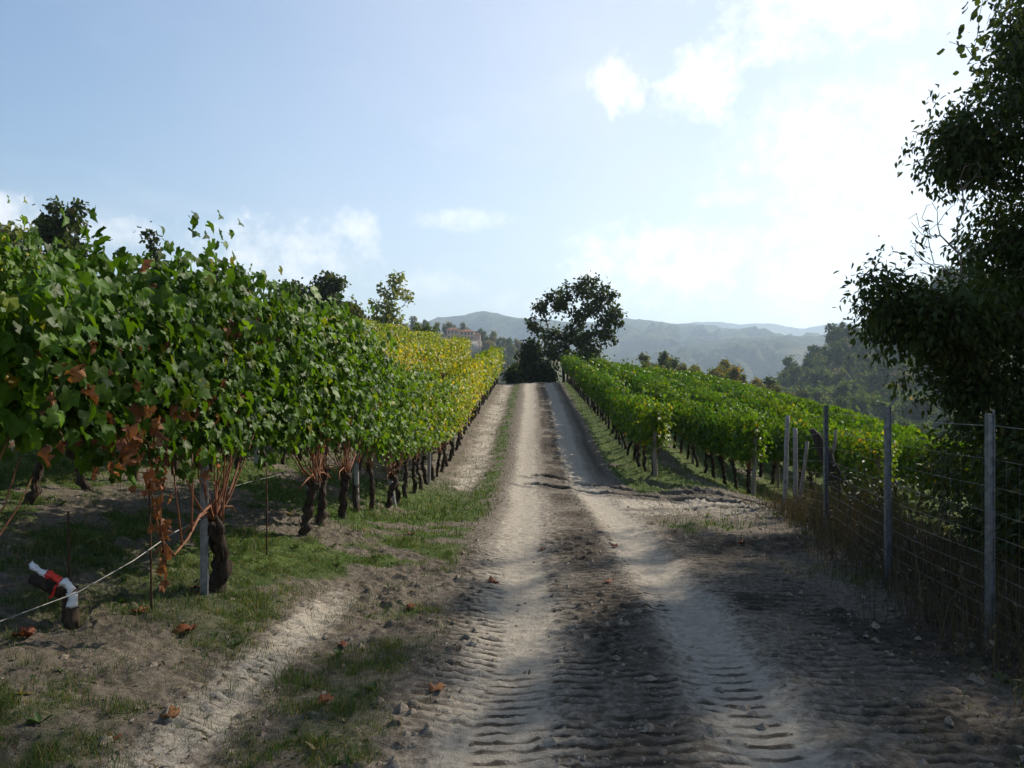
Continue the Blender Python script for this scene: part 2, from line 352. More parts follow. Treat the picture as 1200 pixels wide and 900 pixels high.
# tread prints: middle (offset from the track's middle), half width, depth, spacing, slant, y range
BANDS = [(-.98, .24, .017, .100, .22, 4.4, 11.5), (-.60, .20, .007, .105, -.05, 2.4, 6.5), (-.26, .15, .019, .105, .08, 2.2, 11), (.22, .33, .017, .098, -.12, 2.2, 14),
         (.66, .14, .004, .12, .0, 2.2, 6), (1.22, .27, .020, .104, .08, 2.2, 10.5), (1.72, .26, .018, .106, .15, 2.2, 9.5), (2.3, .30, .014, .11, -.1, 2.2, 7.5), (-2.15, .11, .008, .072, .35, 2.6, 6.0)]
def detail(x, y):
    """small relief and colour masks: returns dz, grass, dark, dust"""
    x = np.asarray(x, float); y = np.asarray(y, float); u = x - rc(y)
    wig = (fbm(y * .35, u * 0 + 3, 41) - .5) * .16
    v = u + wig
    on = 1 - ss(y, 58, 64)
    n1 = fbm(x * 1.1, y * 1.1, 1); n2 = fbm(x * 4, y * 4, 2); n3 = fbm(x * 15, y * 15, 3, 3)
    dz = np.zeros_like(x)
    rl = np.exp(-((v + .66) / .27) ** 2); rr = np.exp(-((v - .66) / .25) ** 2)
    dz -= on * (.034 * rl + .036 * rr)
    edge = np.exp(-((v - 1.0) / .10) ** 2) + .7 * np.exp(-((v - .32) / .07) ** 2) + .5 * np.exp(-((v + .33) / .07) ** 2)
    dz += on * .022 * edge * (.4 + n2) * (1 - ss(y, 14, 30) * .6)
    pd = path_dist(x, y) + (n2 - .5) * .25
    groove = np.exp(-(pd / .125) ** 2); lip = np.exp(-((pd - .22) / .09) ** 2)
    dz += (-.10 * groove + .045 * lip) * (.6 + .8 * n1)
    dark = .22 * (n1 - .4)
    lugs = np.zeros_like(x)
    for (u0, hw, amp, sp, sl_, y0, y1) in BANDS:
        m = (1 - ss(np.abs(v - u0), hw * .75, hw * 1.15)) * ss(y, y0 - .8, y0) * (1 - ss(y, y1 * .75, y1))
        m = m * ss(fbm(x * 1.4 + u0 * 7, y * .9, 11), .22, .42)
        s = np.sin(2 * np.pi * (y + sl_ * (v - u0) + .05 * (n2 - .5)) / sp)
        lug = ss(s, .1, .55) * (.55 + .9 * n3) * ss(n2 + .4 * (n1 - .5), .16, .40)
        dz -= amp * .66 * lug * m; dz += amp * .12 * ss(-s, .2, .9) * m
        lugs = np.maximum(lugs, lug * m)
    near = 1 - ss(y, 16, 40)
    clod = ss(n3, .55, .8) * ss(n1, .42, .6)
    track = (1 - ss(np.abs(v), 1.2, 1.7)) * on
    mid = np.exp(-((v - .06) / .30) ** 4) * on
    right = ss(v, .95, 1.25) * (1 - ss(v, 2.4, 3.4)) * (1 - ss(y, 9, 13))
    dz += (n2 - .5) * .048 * (1 - .8 * track * (1 - mid * .6)) + (n3 - .5) * .036 * (.3 + near) * (1 - .55 * track) + clod * .026 * (1 - np.maximum(rl, rr) * .9)
    dust = np.clip(on * (rl + rr) * (.55 + .8 * (n1 - .3)) + .28 * track, 0, 1)
    # bare pale bank under the left row far along, pale ground near the turn-off
    bank = np.exp(-((u + 2.15) / .55) ** 2) * ss(y, 12, 20) * on
    dust = np.maximum(dust, bank * (.35 + .8 * n2))
    turn = np.exp(-((x - 2.6) / 1.8) ** 2 - ((y - 13.2) / 1.6) ** 2)
    dust = np.maximum(dust, turn * (.3 + .9 * ss(n1, .35, .7)))
    dust = np.maximum(dust, ss(n1, .52, .75) * .22 * (1 - track) * (1 - ss(y, 12, 20)))
    lt = np.exp(-((v + 2.15) / .22) ** 2) * (1 - ss(y, 5.5, 8))
    dust = np.maximum(dust, lt * (.5 + .6 * n2))
    dark = dark + mid * ss(n1 + .35 * (n2 - .5), .28, .52) * (.46 + .34 * ss(y, 12, 20)) + .66 * lugs + groove * 1.3 + right * ss(n1 + .4 * (n2 - .5), .32, .60) * .66
    dark = dark + np.exp(-((v - 1.28) / .16) ** 2) * ss(y, 16, 22) * on * .6
    dark = np.clip(dark, 0, 1)
    # grass
    gn = fbm(x * .9 + 7, y * .9, 21); gn2 = fbm(x * 3.2, y * 3.2, 22)
    gl = np.exp(-((u + 1.55 - .15 * (n1 - .5)) / .52) ** 2) * ss(gn + .5 * (gn2 - .5), .30, .55) * (1 - .75 * ss(y, 16, 26) * ss(gn, .35, .6))
    gl = np.maximum(gl, ss(-u, 1.2, 2.0) * (.25 + .75 * ss(gn + .55 * (gn2 - .5), .36, .58)) * (1 - .55 * ss(y, 14, 22)))
    gl = np.maximum(gl, np.exp(-((u + 1.75) / .62) ** 4) * ss(y, 6.2, 8.5) * (1 - ss(y, 14, 19)) * ss(gn2 + .6 * (gn - .5), .28, .55))
    gl = np.maximum(gl, np.exp(-((u + 1.55) / .34) ** 2) * ss(y, 12, 18) * on * (.35 + .65 * ss(gn2, .3, .55)))
    gl = gl * (1 - .8 * lt) * (.62 + .38 * ss(y, 5.0, 7.5))
    gr = ss(u, 1.4, 1.7) * ss(y, 14.8, 16.5) * (1 - .45 * np.exp(-((u - 3.4) / .3) ** 2)) * (.4 + .6 * ss(gn + .3 * (gn2 - .5), .15, .38)) * (1 - .9 * groove)
    g2 = np.exp(-((x - 2.35) / .9) ** 2 - ((y - 10.4) / 1.0) ** 2) * ss(gn2, .32, .6)
    g3 = ss(u, 1.6, 2.4) * (1 - ss(y, 12, 14)) * ss(gn + .6 * (gn2 - .5), .5, .68) * .55
    behind = ss(x - .25 * y, 1.6, 2.6) * ss(y, 4, 6) * (1 - ss(y, 13.5, 15)) * .6
    grass = np.maximum.reduce([gl, gr, g2, g3, behind, .85 * ss(y, 60, 64)])
    grass = np.clip(grass, 0, 1) * (1 - np.clip(rl + rr, 0, 1) * on * (y < 62)) * (1 - .97 * (1 - ss(np.abs(v), 1.0, 1.35)) * on)
    grass = np.where(y > 64, .85, grass)
    return dz, grass, dark * (1 - .8 * grass), dust * (1 - .75 * grass)
def gz(x, y):
    x = np.atleast_1d(np.asarray(x, float)); y = np.atleast_1d(np.asarray(y, float))
    return base_z(x, y) + detail(x, y)[0]
def gz1(x, y): return float(gz(x, y)[0])

# ------------------------------------------------------------------ ground material
def ground_material():
    m, w = new_mat('soil')
    tc = w.n('ShaderNodeTexCoord').outputs['Object']
    mk = w.n('ShaderNodeAttribute', attribute_name='mask').outputs['Color']
    s = w.n('ShaderNodeSeparateColor', {0: mk}); g, d, du = s.outputs
    far = attr(w, 'far')
    nA = w.noise(tc, 2.2, 6, .6); nB = w.noise(tc, 17, 6, .65); nC = w.noise(tc, 90, 4, .7); nD = w.noise(tc, .02, 5, .6)
    soil = w.mix(w.ss(nB, .3, .7), (.090, .073, .055), (.185, .156, .122))
    soil = w.mix(w.ss(nC, .55, .8), soil, (.085, .068, .050))
    dust = w.mix(w.ss(nB, .3, .72), (.315, .275, .22), (.455, .405, .33))
    dust = w.mix(w.m('MULTIPLY', w.ss(nC, .5, .75), .4), dust, (.19, .165, .13))
    moist = w.mix(w.ss(nB, .35, .7), (.045, .036, .027), (.095, .077, .058))
    straw = w.mix(w.ss(nC, .4, .65), (.045, .038, .02), (.17, .14, .08))
    turf = w.mix(w.ss(nA, .35, .65), (.040, .074, .013), (.078, .115, .024))
    turf = w.mix(w.m('MULTIPLY', w.ss(nB, .45, .7), .45), turf, straw)
    c = w.mix(w.ss(w.m('ADD', du, w.m('MULTIPLY', w.m('SUBTRACT', nB, .5), .7)), .18, .75), soil, dust)
    c = w.mix(w.ss(w.m('ADD', d, w.m('MULTIPLY', w.m('SUBTRACT', nB, .5), .6)), .2, .8), c, moist)
    c = w.mix(w.ss(w.m('ADD', g, w.m('MULTIPLY', w.m('SUBTRACT', nC, .5), .9)), .38, 1.0), c, turf)
    field = w.mix(w.ss(nD, .42, .58), (.05, .068, .02), (.12, .105, .045))
    nE = w.noise(tc, 42, 5, .75)
    c = w.mix(w.m('MULTIPLY', w.ss(nE, .56, .68), .75), c, w.mix(1.0, c, (.36, .33, .30), 'MULTIPLY'))
    vo = w.n('ShaderNodeTexVoronoi', {'Vector': tc, 'Scale': 34.0, 'Randomness': 1.0})
    st = w.m('MULTIPLY', w.ss(w.m('MULTIPLY', vo.outputs['Distance'], -1.0), -.26, -.16), w.ss(w.noise(tc, 5.0, 3, .5), .5, .62))
    c = w.mix(w.m('MULTIPLY', st, .6), c, (.36, .335, .30))
    c = w.mix(far, c, field)
    h = w.m('ADD', w.m('ADD', w.m('MULTIPLY', nB, .5), w.m('MULTIPLY', nC, .35)), w.m('ADD', w.m('MULTIPLY', nE, .7), w.m('MULTIPLY', st, .35)))
    bp = w.n('ShaderNodeBump', {'Strength': .9, 'Distance': .035, 'Height': h})
    p = w.n('ShaderNodeBsdfPrincipled', {'Base Color': c, 'Roughness': .95, 'Specular IOR Level': .12, 'Normal': bp.outputs[0]})
    finish(w, p.outputs[0])
ground_material()

def build_ground():
    ys = [-14.0]
    while ys[-1] < 0: ys.append(ys[-1] + max(.04, .35 * abs(ys[-1] - .6) * .4))
    ys[-1] = .6 if ys[-1] < .6 else ys[-1]
    while ys[-1] < 3.3: ys.append(ys[-1] + .06)
    while ys[-1] < 10: ys.append(ys[-1] + .0027 * ys[-1])
    while ys[-1] < 20: ys.append(ys[-1] + .0036 * ys[-1])
    while ys[-1] < 65: ys.append(ys[-1] + .0055 * ys[-1])
    while ys[-1] < 6000: ys.append(ys[-1] * 1.032)
    xs = [0.0]; half = []
    x = 0.0
    fine = np.arange(-4.2, 5.6, .025)
    r = [fine[-1]]
    while r[-1] < 6000: r.append(r[-1] + max(.03, .045 * (r[-1] - 5.0)))
    l = [fine[0]]
    while l[-1] > -6000: l.append(l[-1] - max(.03, .045 * (-l[-1] - 3.6)))
    xs = np.concatenate([np.array(l[:0:-1]), fine, np.array(r[1:])]); ys = np.array(ys)
    X, Y = np.meshgrid(xs, ys)
    dz, g, d, du = detail(X, Y)
    far = ss(Y, 62, 75); far = np.maximum(far, ss(np.abs(X), 25, 40))
    Z = base_z(X, Y) + dz * (1 - ss(Y, 90, 150))
    ny, nx = X.shape
    # normals of the whole sheet, kept on both sides of the split between track and ground
    P = np.stack([X, Y, Z], -1)
    N = norm(np.cross(np.gradient(P, axis=1) / np.gradient(xs)[None, :, None], np.gradient(P, axis=0) / np.gradient(ys)[:, None, None]))
    idx = np.arange(ny * nx).reshape(ny, nx)
    Fq = np.stack([idx[:-1, :-1], idx[:-1, 1:], idx[1:, 1:], idx[1:, :-1]], -1).reshape(-1, 4)
    cx = ((X[:-1, :-1] + X[1:, 1:]) / 2).ravel(); cyy = ((Y[:-1, :-1] + Y[1:, 1:]) / 2).ravel()
    on = (np.abs(cx - rc(cyy)) < 1.45 + .2 * (vnoise(cyy * .8, cyy * 0, 9) - .5)) & (cyy < 63)
    for nm, sel in (('dirt_track', on), ('ground', ~on)):
        f = Fq[sel]; used, inv = np.unique(f, return_inverse=True)
        mb = MB(); mb.add(P.reshape(-1, 3)[used], inv.reshape(-1, 4))
        o = mb.obj(nm, MATS['soil'])
        me = o.data
        at = me.attributes.new('mask', 'FLOAT_COLOR', 'POINT')
        at.data.foreach_set('color', np.stack([g, d, du, np.ones_like(g)], -1).reshape(-1, 4)[used].astype(np.float32).ravel())
        fa = me.attributes.new('far', 'FLOAT', 'POINT'); fa.data.foreach_set('value', far.ravel()[used].astype(np.float32))
        me.normals_split_custom_set_from_vertices(N.reshape(-1, 3)[used].astype(np.float32))
        tag(o, kind='structure')
        tag(o, 'rutted pale dirt track with tractor tread prints running to the crest' if nm == 'dirt_track' else
            'vineyard soil and grass verges falling away to the valley beyond')
build_ground()

# ------------------------------------------------------------------ far ridges
def ridge_material():
    m, w = new_mat('forest_slope')
    tc = w.n('ShaderNodeTexCoord').outputs['Object']
    a = w.noise(tc, .004, 6, .6); b = w.noise(tc, .03, 6, .7)
    c = w.mix(w.ss(b, .35, .65), (.012, .024, .010), (.075, .092, .034))
    c = w.mix(w.m('MULTIPLY', w.ss(a, .52, .62), .75), c, (.16, .14, .06))
    bp = w.n('ShaderNodeBump', {'Strength': 1.0, 'Distance': 40.0, 'Height': b})
    p = w.n('ShaderNodeBsdfPrincipled', {'Base Color': c, 'Roughness': .95, 'Specular IOR Level': .05, 'Normal': bp.outputs[0]})
    finish(w, p.outputs[0])
ridge_material()
def ridge(d, ctrl, depth, seed, rough, label):
    cx = np.array([c[0] for c in ctrl], float); cyv = np.array([c[1] for c in ctrl], float)
    nx, nd = 420, 46
    px = np.linspace(cx[0], cx[-1], nx)
    top = CAMZ + (450 - _pchip(cx, cyv, px)) / F * d
    X = (px - 600) / F * d
    t = np.linspace(-.5, 1, nd)                    # 0 at the crest, 1 at the foot towards the valley
    T, XX = np.meshgrid(t, X, indexing='ij'); TOP = np.broadcast_to(top, T.shape)
    YY = d - T * depth
    fall = np.where(T >= 0, 1 - ss(T, -.25, 1.05) / ss(1, -.25, 1.05) + ss(0, -.25, 1.05), 1 - 1.2 * ss(-T, 0, .8))
    base = -34.
    fall = np.where(T >= 0, (1 - T) ** 1.15, 1 - 1.5 * (-T) ** 1.3)
    Z = base + (TOP - base) * fall
    gull = fbm(XX / (d * .06) + .35 * fbm(XX / (d * .03), YY / (d * .03), seed + 9), YY / (d * .13), seed, 5)
    gull = 1 - np.abs(gull - .5) * 4
    Z += (gull - .5) * rough * (.10 + .9 * ss(np.abs(T), .02, .35)) * (1 - ss(T, .8, 1))
    Z += (fbm(XX / 22, YY / 22, seed + 3, 3) - .5) * 9 * (d / 2500) ** .5
    idx = np.arange(nd * nx).reshape(nd, nx)
    mb = MB(); mb.add(np.stack([XX, YY, Z], -1), np.stack([idx[:-1, 1:], idx[:-1, :-1], idx[1:, :-1], idx[1:, 1:]], -1).reshape(-1, 4))
    o = mb.obj('mountain_ridge', MATS['forest_slope']); tag(o, label, kind='structure'); return o
ridge(5600, [(-700, 396), (-200, 392), (200, 395), (420, 392), (600, 392), (760, 384), (833, 377.5), (870, 380), (905, 379), (940, 384), (985, 379), (1040, 381), (1120, 374), (1300, 380), (1700, 384)], 900, 50, 110,
      'palest farthest blue ridge on the horizon')
ridge(3600, [(-600, 395), (-100, 392), (300, 396), (420, 394), (480, 384), (505, 375), (540, 369), (572, 366), (600, 370), (640, 375), (690, 377), (740, 374.5), (790, 380), (850, 384), (905, 391), (960, 398), (1040, 402), (1200, 405), (1600, 400)], 1700, 51, 150,
      'hazy blue wooded mountain ridge with a rounded summit behind the house')
ridge(2350, [(300, 442), (560, 440), (700, 424), (760, 412), (815, 404), (860, 397), (905, 394), (953, 392), (993, 388), (1060, 384), (1160, 380), (1300, 384), (1600, 390)], 900, 52, 80,
      'wooded middle-distance ridge in haze across the valley')

# ------------------------------------------------------------------ vines
def vine_foliage_pts(rng, n_shoot, yspan, z0, z1, thick, per, filler):
    pos = []; side = []
    for i in range(n_shoot):
        y0 = rng.uniform(-yspan, yspan); x0 = rng.normal(0, .06)
        zt = z1 + rng.normal(0, .14); m = int(per * rng.uniform(.8, 1.2))
        t = np.linspace(0, 1, m) + rng.uniform(-.02, .02, m)
        sgn = rng.choice([-1, 1]); bulge = abs(rng.normal(thick, .10))
        hang = rng.random() < .25
        x = x0 + sgn * bulge * np.sin(t * 2.2) ** .8 if not hang else x0 + sgn * (bulge + .12) * t
        z = z0 + (zt - z0) * t if not hang else (z0 + .75 * (z1 - z0)) - t * rng.uniform(.3, .75) * (z1 - z0)
        y = y0 + np.cumsum(rng.normal(0, .022, m))
        p = np.stack([np.nan_to_num(x), y, z], -1) + rng.normal(0, .055, (m, 3))
        pos.append(p); side.append(np.full(m, sgn))
    p = np.stack([rng.choice([-1, 1], filler) * np.abs(rng.normal(thick * .95, .10, filler)), rng.uniform(-yspan, yspan, filler),
                  z0 + .06 + (z1 - z0 - .05) * rng.beta(1.25, 1.15, filler)], -1)
    pos.append(p); side.append(np.sign(p[:, 0]))
    core = int(filler * .45)                         # leaves inside the canopy
    p = np.stack([rng.normal(0, .09, core), rng.uniform(-yspan, yspan, core), z0 + .1 + (z1 - z0 - .2) * rng.random(core)], -1)
    pos.append(p); side.append(np.sign(p[:, 0]))
    return np.concatenate(pos), np.concatenate(side)
def vine_leaf_frames(rng, pos, side):
    n = len(pos)
    nrm = np.stack([np.sign(pos[:, 0] + .001) * rng.uniform(.35, 1.1, n), rng.normal(0, .5, n), rng.normal(.45, .38, n)], -1)
    tip = np.stack([np.sign(pos[:, 0] + .001) * rng.uniform(0, .7, n), rng.normal(0, .55, n), -rng.uniform(.1, 1.1, n)], -1)
    return tip, nrm
def make_trunk(rng, h=.62, fat=1.0):
    m = 15; t = np.linspace(0, 1, m)
    wob = np.cumsum(rng.normal(0, .016, (m, 2)), 0); wob -= wob[0]
    lean = rng.normal(0, .07, 2)
    P = np.stack([wob[:, 0] + lean[0] * t * .6, wob[:, 1] + lean[1] * t, -.06 + t * (h + .06)], -1)
    r = (.044 + .014 * (1 - t) ** 2 + rng.normal(0, .006, m)) * fat; r[-2:] += .016 * fat
    mb = MB(); add_tube(mb, P, r, 9); mb.V[0] += rng.normal(0, .0075, mb.V[0].shape) * [1, 1, .6] * fat
    for q in range(5):                               # strips of shaggy bark
        i0 = rng.integers(1, m - 5); a_ = rng.uniform(0, 6.28); o_ = np.array([math.cos(a_), math.sin(a_), 0]); seg_ = P[i0:i0 + 5] + o_ * (r[i0:i0 + 5, None] * 1.02 + np.array([0, 0, .002, .005, .012])[:, None]); add_tube(mb, seg_, [.004, .009, .010, .008, .004], 4)
    for k in range(3):                               # knuckles of the old head
        c = P[-1] + rng.normal(0, .03, 3); add_tube(mb, [c - [0, 0, .05], c, c + rng.normal(0, .05, 3) + [0, 0, .04]], [.02, .03, .012], 6)
    return mb, P[-1]
def make_canes(rng, head, n, z1, yspan):
    mb = MB()
    for i in range(n):
        e = np.array([rng.normal(0, .12), rng.uniform(-yspan, yspan), rng.uniform(.75, 1.0) * z1])
        s = head + rng.normal(0, .02, 3)
        m1 = s + (e - s) * .35 + np.array([rng.normal(0, .04), rng.normal(0, .06) + (e[1] - s[1]) * .2, -.03])
        t = np.linspace(0, 1, 7)[:, None]
        P = (1 - t) ** 2 * s + 2 * t * (1 - t) * m1 + t * t * e + rng.normal(0, .008, (7, 3))
        add_tube(mb, P, np.linspace(.0085, .004, 7) * rng.uniform(.7, 1.15), 5)
    # fruiting cane bent along the low wire
    for sgn in (-1, 1):
        if rng.random() < .7:
            P = [head, head + [0, sgn * .12, .09], head + [rng.normal(0, .02), sgn * .32, .06], head + [rng.normal(0, .02), sgn * .52, -.02]]
            add_tube(mb, P, [.010, .009, .008, .006], 5)
    return mb
def vine_variant(seed, tpl, n_shoot, per, filler, size, h=2.38, thick=.26, z0=.87, yspan=.56, hue_bias=0):
    rng = R(seed); tr, head = make_trunk(rng, rng.uniform(.52, .68), .82)
    cn = make_canes(rng, head, 14, 1.5, .55)
    pos, side = vine_foliage_pts(rng, n_shoot, yspan, z0, h, thick, per, filler)
    tip, nrm = vine_leaf_frames(rng, pos, side); n = len(pos)
    lf = MB(); scatter(lf, tpl, pos, tip, nrm, size * rng.uniform(.62, 1.2, n), np.stack([rng.random(n), rng.random(n)], -1))
    return (tr.mesh('trunk', MATS['vine_bark']), cn.mesh('cane', MATS['cane']), lf.mesh('foliage', MATS['vine_leaf']))

ORD = ['first', 'second', 'third', 'fourth', 'fifth', 'sixth', 'seventh', 'eighth', 'ninth', 'tenth', 'eleventh', 'twelfth', 'thirteenth', 'fourteenth', 'fifteenth',
       'sixteenth', 'seventeenth', 'eighteenth', 'nineteenth', 'twentieth']
near_vars = [vine_variant(100 + i, GRAPES, 20, 27, 640, .058) for i in range(5)]
mid_vars = [vine_variant(120 + i, GRAPES_LOW, 15, 24, 500, .066) for i in range(5)]
far_vars = [vine_variant(140 + i, SIMPLE, 10, 22, 340, .10) for i in range(5)]
rt_vars = [vine_variant(160 + i, GRAPES_LOW, 14, 24, 480, .068, h=1.82, thick=.21, z0=.74, yspan=.6) for i in range(5)]
rt_far = [vine_variant(180 + i, SIMPLE, 10, 20, 320, .10, h=1.82, thick=.21, z0=.74, yspan=.6) for i in range(4)]
HEAD = -math.atan(.025)
def place_vine(var, x, y, rng, label, group, autumn, sc=1.0, flip=True, vname='grape_vine'):
    z = gz1(x, y) - .01
    t = empty(vname, (x, y, z), HEAD + (math.pi if flip and rng.random() < .5 else 0) + rng.normal(0, .03))
    t.scale = (sc * rng.uniform(.9, 1.12), 1, sc * rng.uniform(.95, 1.05))
    tag(t, label, 'vine', group)
    for nm, me in zip(('trunk', 'cane', 'foliage'), var):
        o = link(nm, me, t)
        if nm == 'foliage': o['autumn'] = float(autumn); o['kind'] = 'stuff'
    return t
def autumn_left(y, row, rng):
    # the sunlit vines turn yellow further along the slope
    a = .03 + .08 * ss(y, 9, 16) + .14 * ss(y, 15, 26) + (.12 * ss(y, 10, 18) if row > 0 else 0)
    spot = .55 * np.exp(-((y - 24) / 4.5) ** 2) * (row == 1) + .35 * np.exp(-((y - 31) / 3) ** 2) * (row == 0)
    return float(np.clip(a + spot + rng.normal(0, .05), .01, .8))

rngv = R(7)
ROW1 = [6.05, 8.4, 9.05, 9.85, 10.9, 12.0, 13.1, 14.2]
while ROW1[-1] < 56: ROW1.append(ROW1[-1] + 1.02 + rngv.normal(0, .06))
U1 = -2.93

def hero_vine(idx, y, y_lo, y_hi, n_shoot, filler, n_single, label, seed):
    """one of the nearest vines: its outermost leaves are objects of their own"""
    rng = R(seed); x = float(rc(y) + U1); z = gz1(x, y) - .01
    t = empty('grape_vine', (x, y, z), HEAD); tag(t, label, 'vine', 'vines of the row beside the left verge')
    tr, head = make_trunk(rng, .55, 1.3 if idx == 0 else .95); tr.obj('trunk', MATS['vine_bark'], t)
    cn = make_canes(rng, head, 20, 1.5, .75)
    if idx == 0:
        P = np.array([head, head + [.02, -.12, .13], head + [.04, -.34, .10], head + [.05, -.55, -.02], head + [.03, -.72, -.10], head + [.0, -.85, .04], head + [-.02, -.92, .32], head + [0, -1.0, .62]])
        add_tube(cn, P, np.linspace(.013, .006, 8), 6)
        add_tube(cn, [head + [.04, -.62, -.06], head + [.05, -.70, .18], head + [.05, -.78, .5]], [.008, .006, .005], 5)
        add_tube(cn, [head + [.05, -.5, .0], head + [.05, -.48, .3], head + [.02, -.42, .6]], [.007, .006, .005], 5)
    cn.obj('cane', MATS['cane'], t)
    mid = (y_lo + y_hi) / 2; half = (y_hi - y_lo) / 2
    pos, side = vine_foliage_pts(rng, n_shoot, half, (1.02 if idx == 0 else .93) if idx != 4 else 1.24, 2.42 if idx != 4 else 2.05, .27, 25, filler)
    pos[:, 1] += mid
    if idx == 0:
        k = 24; e = np.stack([rng.normal(.05, .16, k), rng.uniform(y_lo, y_hi, k), rng.uniform(2.3, 2.5, k)], -1)
        e[:, 2] -= .25 * np.abs(rng.normal(0, .5, k)); pos = np.vstack([pos, e])
    tip, nrm = vine_leaf_frames(rng, pos, side); n = len(pos)
    size = .059 * rng.uniform(.6, 1.3, n); a = np.stack([rng.random(n), rng.random(n)], -1)
    # the leaves that show most: on the road side, apart from each other
    vis = np.where(pos[:, 0] > .14)[0]; vis = vis[np.argsort(-size[vis] * (.5 + rng.random(len(vis))))][:n_single]
    keep = np.ones(n, bool); keep[vis] = False
    lf = MB(); scatter(lf, GRAPES, pos[keep], tip[keep], nrm[keep], size[keep], a[keep])
    o = lf.obj('foliage', MATS['vine_leaf'], t); o['autumn'] = .045; o['kind'] = 'stuff'
    from mathutils import Matrix
    for i in vis:
        D = norm(tip[i]); X = norm(np.cross(D, nrm[i])); N = np.cross(X, D); me = LEAF_MESH[rng.integers(len(LEAF_MESH))]
        lo = link('leaf', me, t)
        s = size[i]
        lo.matrix_local = Matrix(((X[0] * s, D[0] * s, N[0] * s, pos[i][0]), (X[1] * s, D[1] * s, N[1] * s, pos[i][1]), (X[2] * s, D[2] * s, N[2] * s, pos[i][2]), (0, 0, 0, 1)))
        lo['autumn'] = .045
    # dried rust-red leaves
    dl = MB(); dp = []
    spots = {0: [(.10, -1.15, 1.95, 8, .12), (.22, -.65, 1.75, 10, .13), (.25, -.9, 1.3, 7, .1), (.28, -.62, 1.0, 4, .07), (.2, .1, 2.1, 10, .12), (.22, -.3, 1.95, 9, .1), (.27, -.2, 1.5, 7, .12), (.25, .5, 1.9, 6, .1)],
             4: [(.3, .75, 1.5, 26, .15), (.3, 1.0, 1.3, 30, .15), (.3, 1.3, 1.25, 22, .13), (.25, 1.5, 1.7, 8, .12), (.3, .8, 1.7, 8, .12), (.28, 1.1, 1.15, 10, .1)], 1: [(.3, -.2, 1.0, 4, .06), (.25, .3, 2.0, 4, .08)], 2: [(.3, 0, 1.15, 4, .06)]}.get(idx, [])
    for (sx, sy, sz, k, sp_) in spots: dp.append(np.array([sx, sy, sz]) + rng.normal(0, 1, (k, 3)) * [sp_ * .6, sp_, sp_])
    if idx == 0:
        s0 = np.array([.12, -1.08, 1.28]); L = 34; tt = np.linspace(0, 1, L)
        strand = np.stack([s0[0] + .02 * np.sin(tt * 9), s0[1] - .04 * tt, s0[2] - .95 * tt], -1)
        dp.append(strand + rng.normal(0, .022, (L, 3)))
        sm = MB(); add_tube(sm, strand[::5], .004, 4); sm.obj('dead_cane', MATS['cane'], t)
    if dp:
        dp = np.concatenate(dp); k = len(dp)
        scatter(dl, [curled(curled(g_, 5 + i_), 55 + i_) for i_, g_ in enumerate(GRAPES)], dp, rng.normal(0, .5, (k, 3)) - [0, 0, 1], rng.normal(0, 1, (k, 3)) + [.5, 0, 0], .048 * rng.uniform(.55, 1.25, k), np.stack([rng.random(k), rng.random(k)], -1))
        for V in dl.V: V += R(3).normal(0, .006, V.shape)
        o = dl.obj('dried_leaves', MATS['dry_leaf'], t); o['autumn'] = .3; o['kind'] = 'stuff'
    return t
def single_leaf_meshes():
    out = []
    for i in range(6):
        rng = R(900 + i); mb = MB(); V = GRAPES[i][0].copy(); V[1:, :2] *= rng.uniform(.88, 1.12, (len(V) - 1, 1)); V[:, 2] *= rng.uniform(.6, 1.5)
        mb.add(V, GRAPE[1], np.full((len(V), 2), [i / 5 * .9, (i * .37 + .13) % 1])); out.append(mb.mesh('leaf', MATS['vine_leaf']))
    return out
LEAF_MESH = single_leaf_meshes()
hero_vine(0, ROW1[0], -1.35, 1.15, 46, 1650, 280, 'nearest grapevine, beside the pale metal post, with rust-red dried leaves hanging', 31)
hero_vine(1, ROW1[1], -1.35, .35, 32, 1100, 200, 'leaning dark grapevine trunk, second along the row beside the left verge', 32)
hero_vine(2, ROW1[2], -.55, .5, 20, 680, 150, 'third grapevine along the row beside the left verge, straight thin trunk', 33)
hero_vine(3, ROW1[3], -.55, .6, 20, 680, 130, 'fourth grapevine along the row beside the left verge, trunk leaning away', 34)
hero_vine(4, 3.05, .35, 1.85, 28, 1000, 220, 'grapevine hanging in from the left edge above the taped stump', 35)
G1 = 'vines of the row beside the left verge'
for i, y in enumerate(ROW1[4:], 4):
    var = (near_vars if y < 17 else mid_vars if y < 32 else far_vars)[rngv.integers(5)]
    lab = f'{ORD[i]} grapevine along the row beside the left verge' if i < 14 else \
          ('green and yellow grapevine well along the left verge row towards the crest' if y < 34 else 'small far grapevine in the left verge row near the crest')
    place_vine(var, float(rc(y) + U1), y, rngv, lab, G1, autumn_left(y, 0, rngv))
y = 5.2
k = 0
while y < 56:
    var = (near_vars if y < 12 else mid_vars if y < 30 else far_vars)[rngv.integers(5)]
    lab = (f'{ORD[k]} grapevine of the second left row, seen past the verge row' if y < 14 else 'yellowing sunlit grapevine showing above the left verge row' if y < 30 else 'bright yellow-green far grapevine above the left verge row')
    place_vine(var, float(rc(y) + U1 - 2.25), y, rngv, lab, 'vines of the second left row', autumn_left(y, 1, rngv)); k += 1; y += 1.03 + rngv.normal(0, .06)
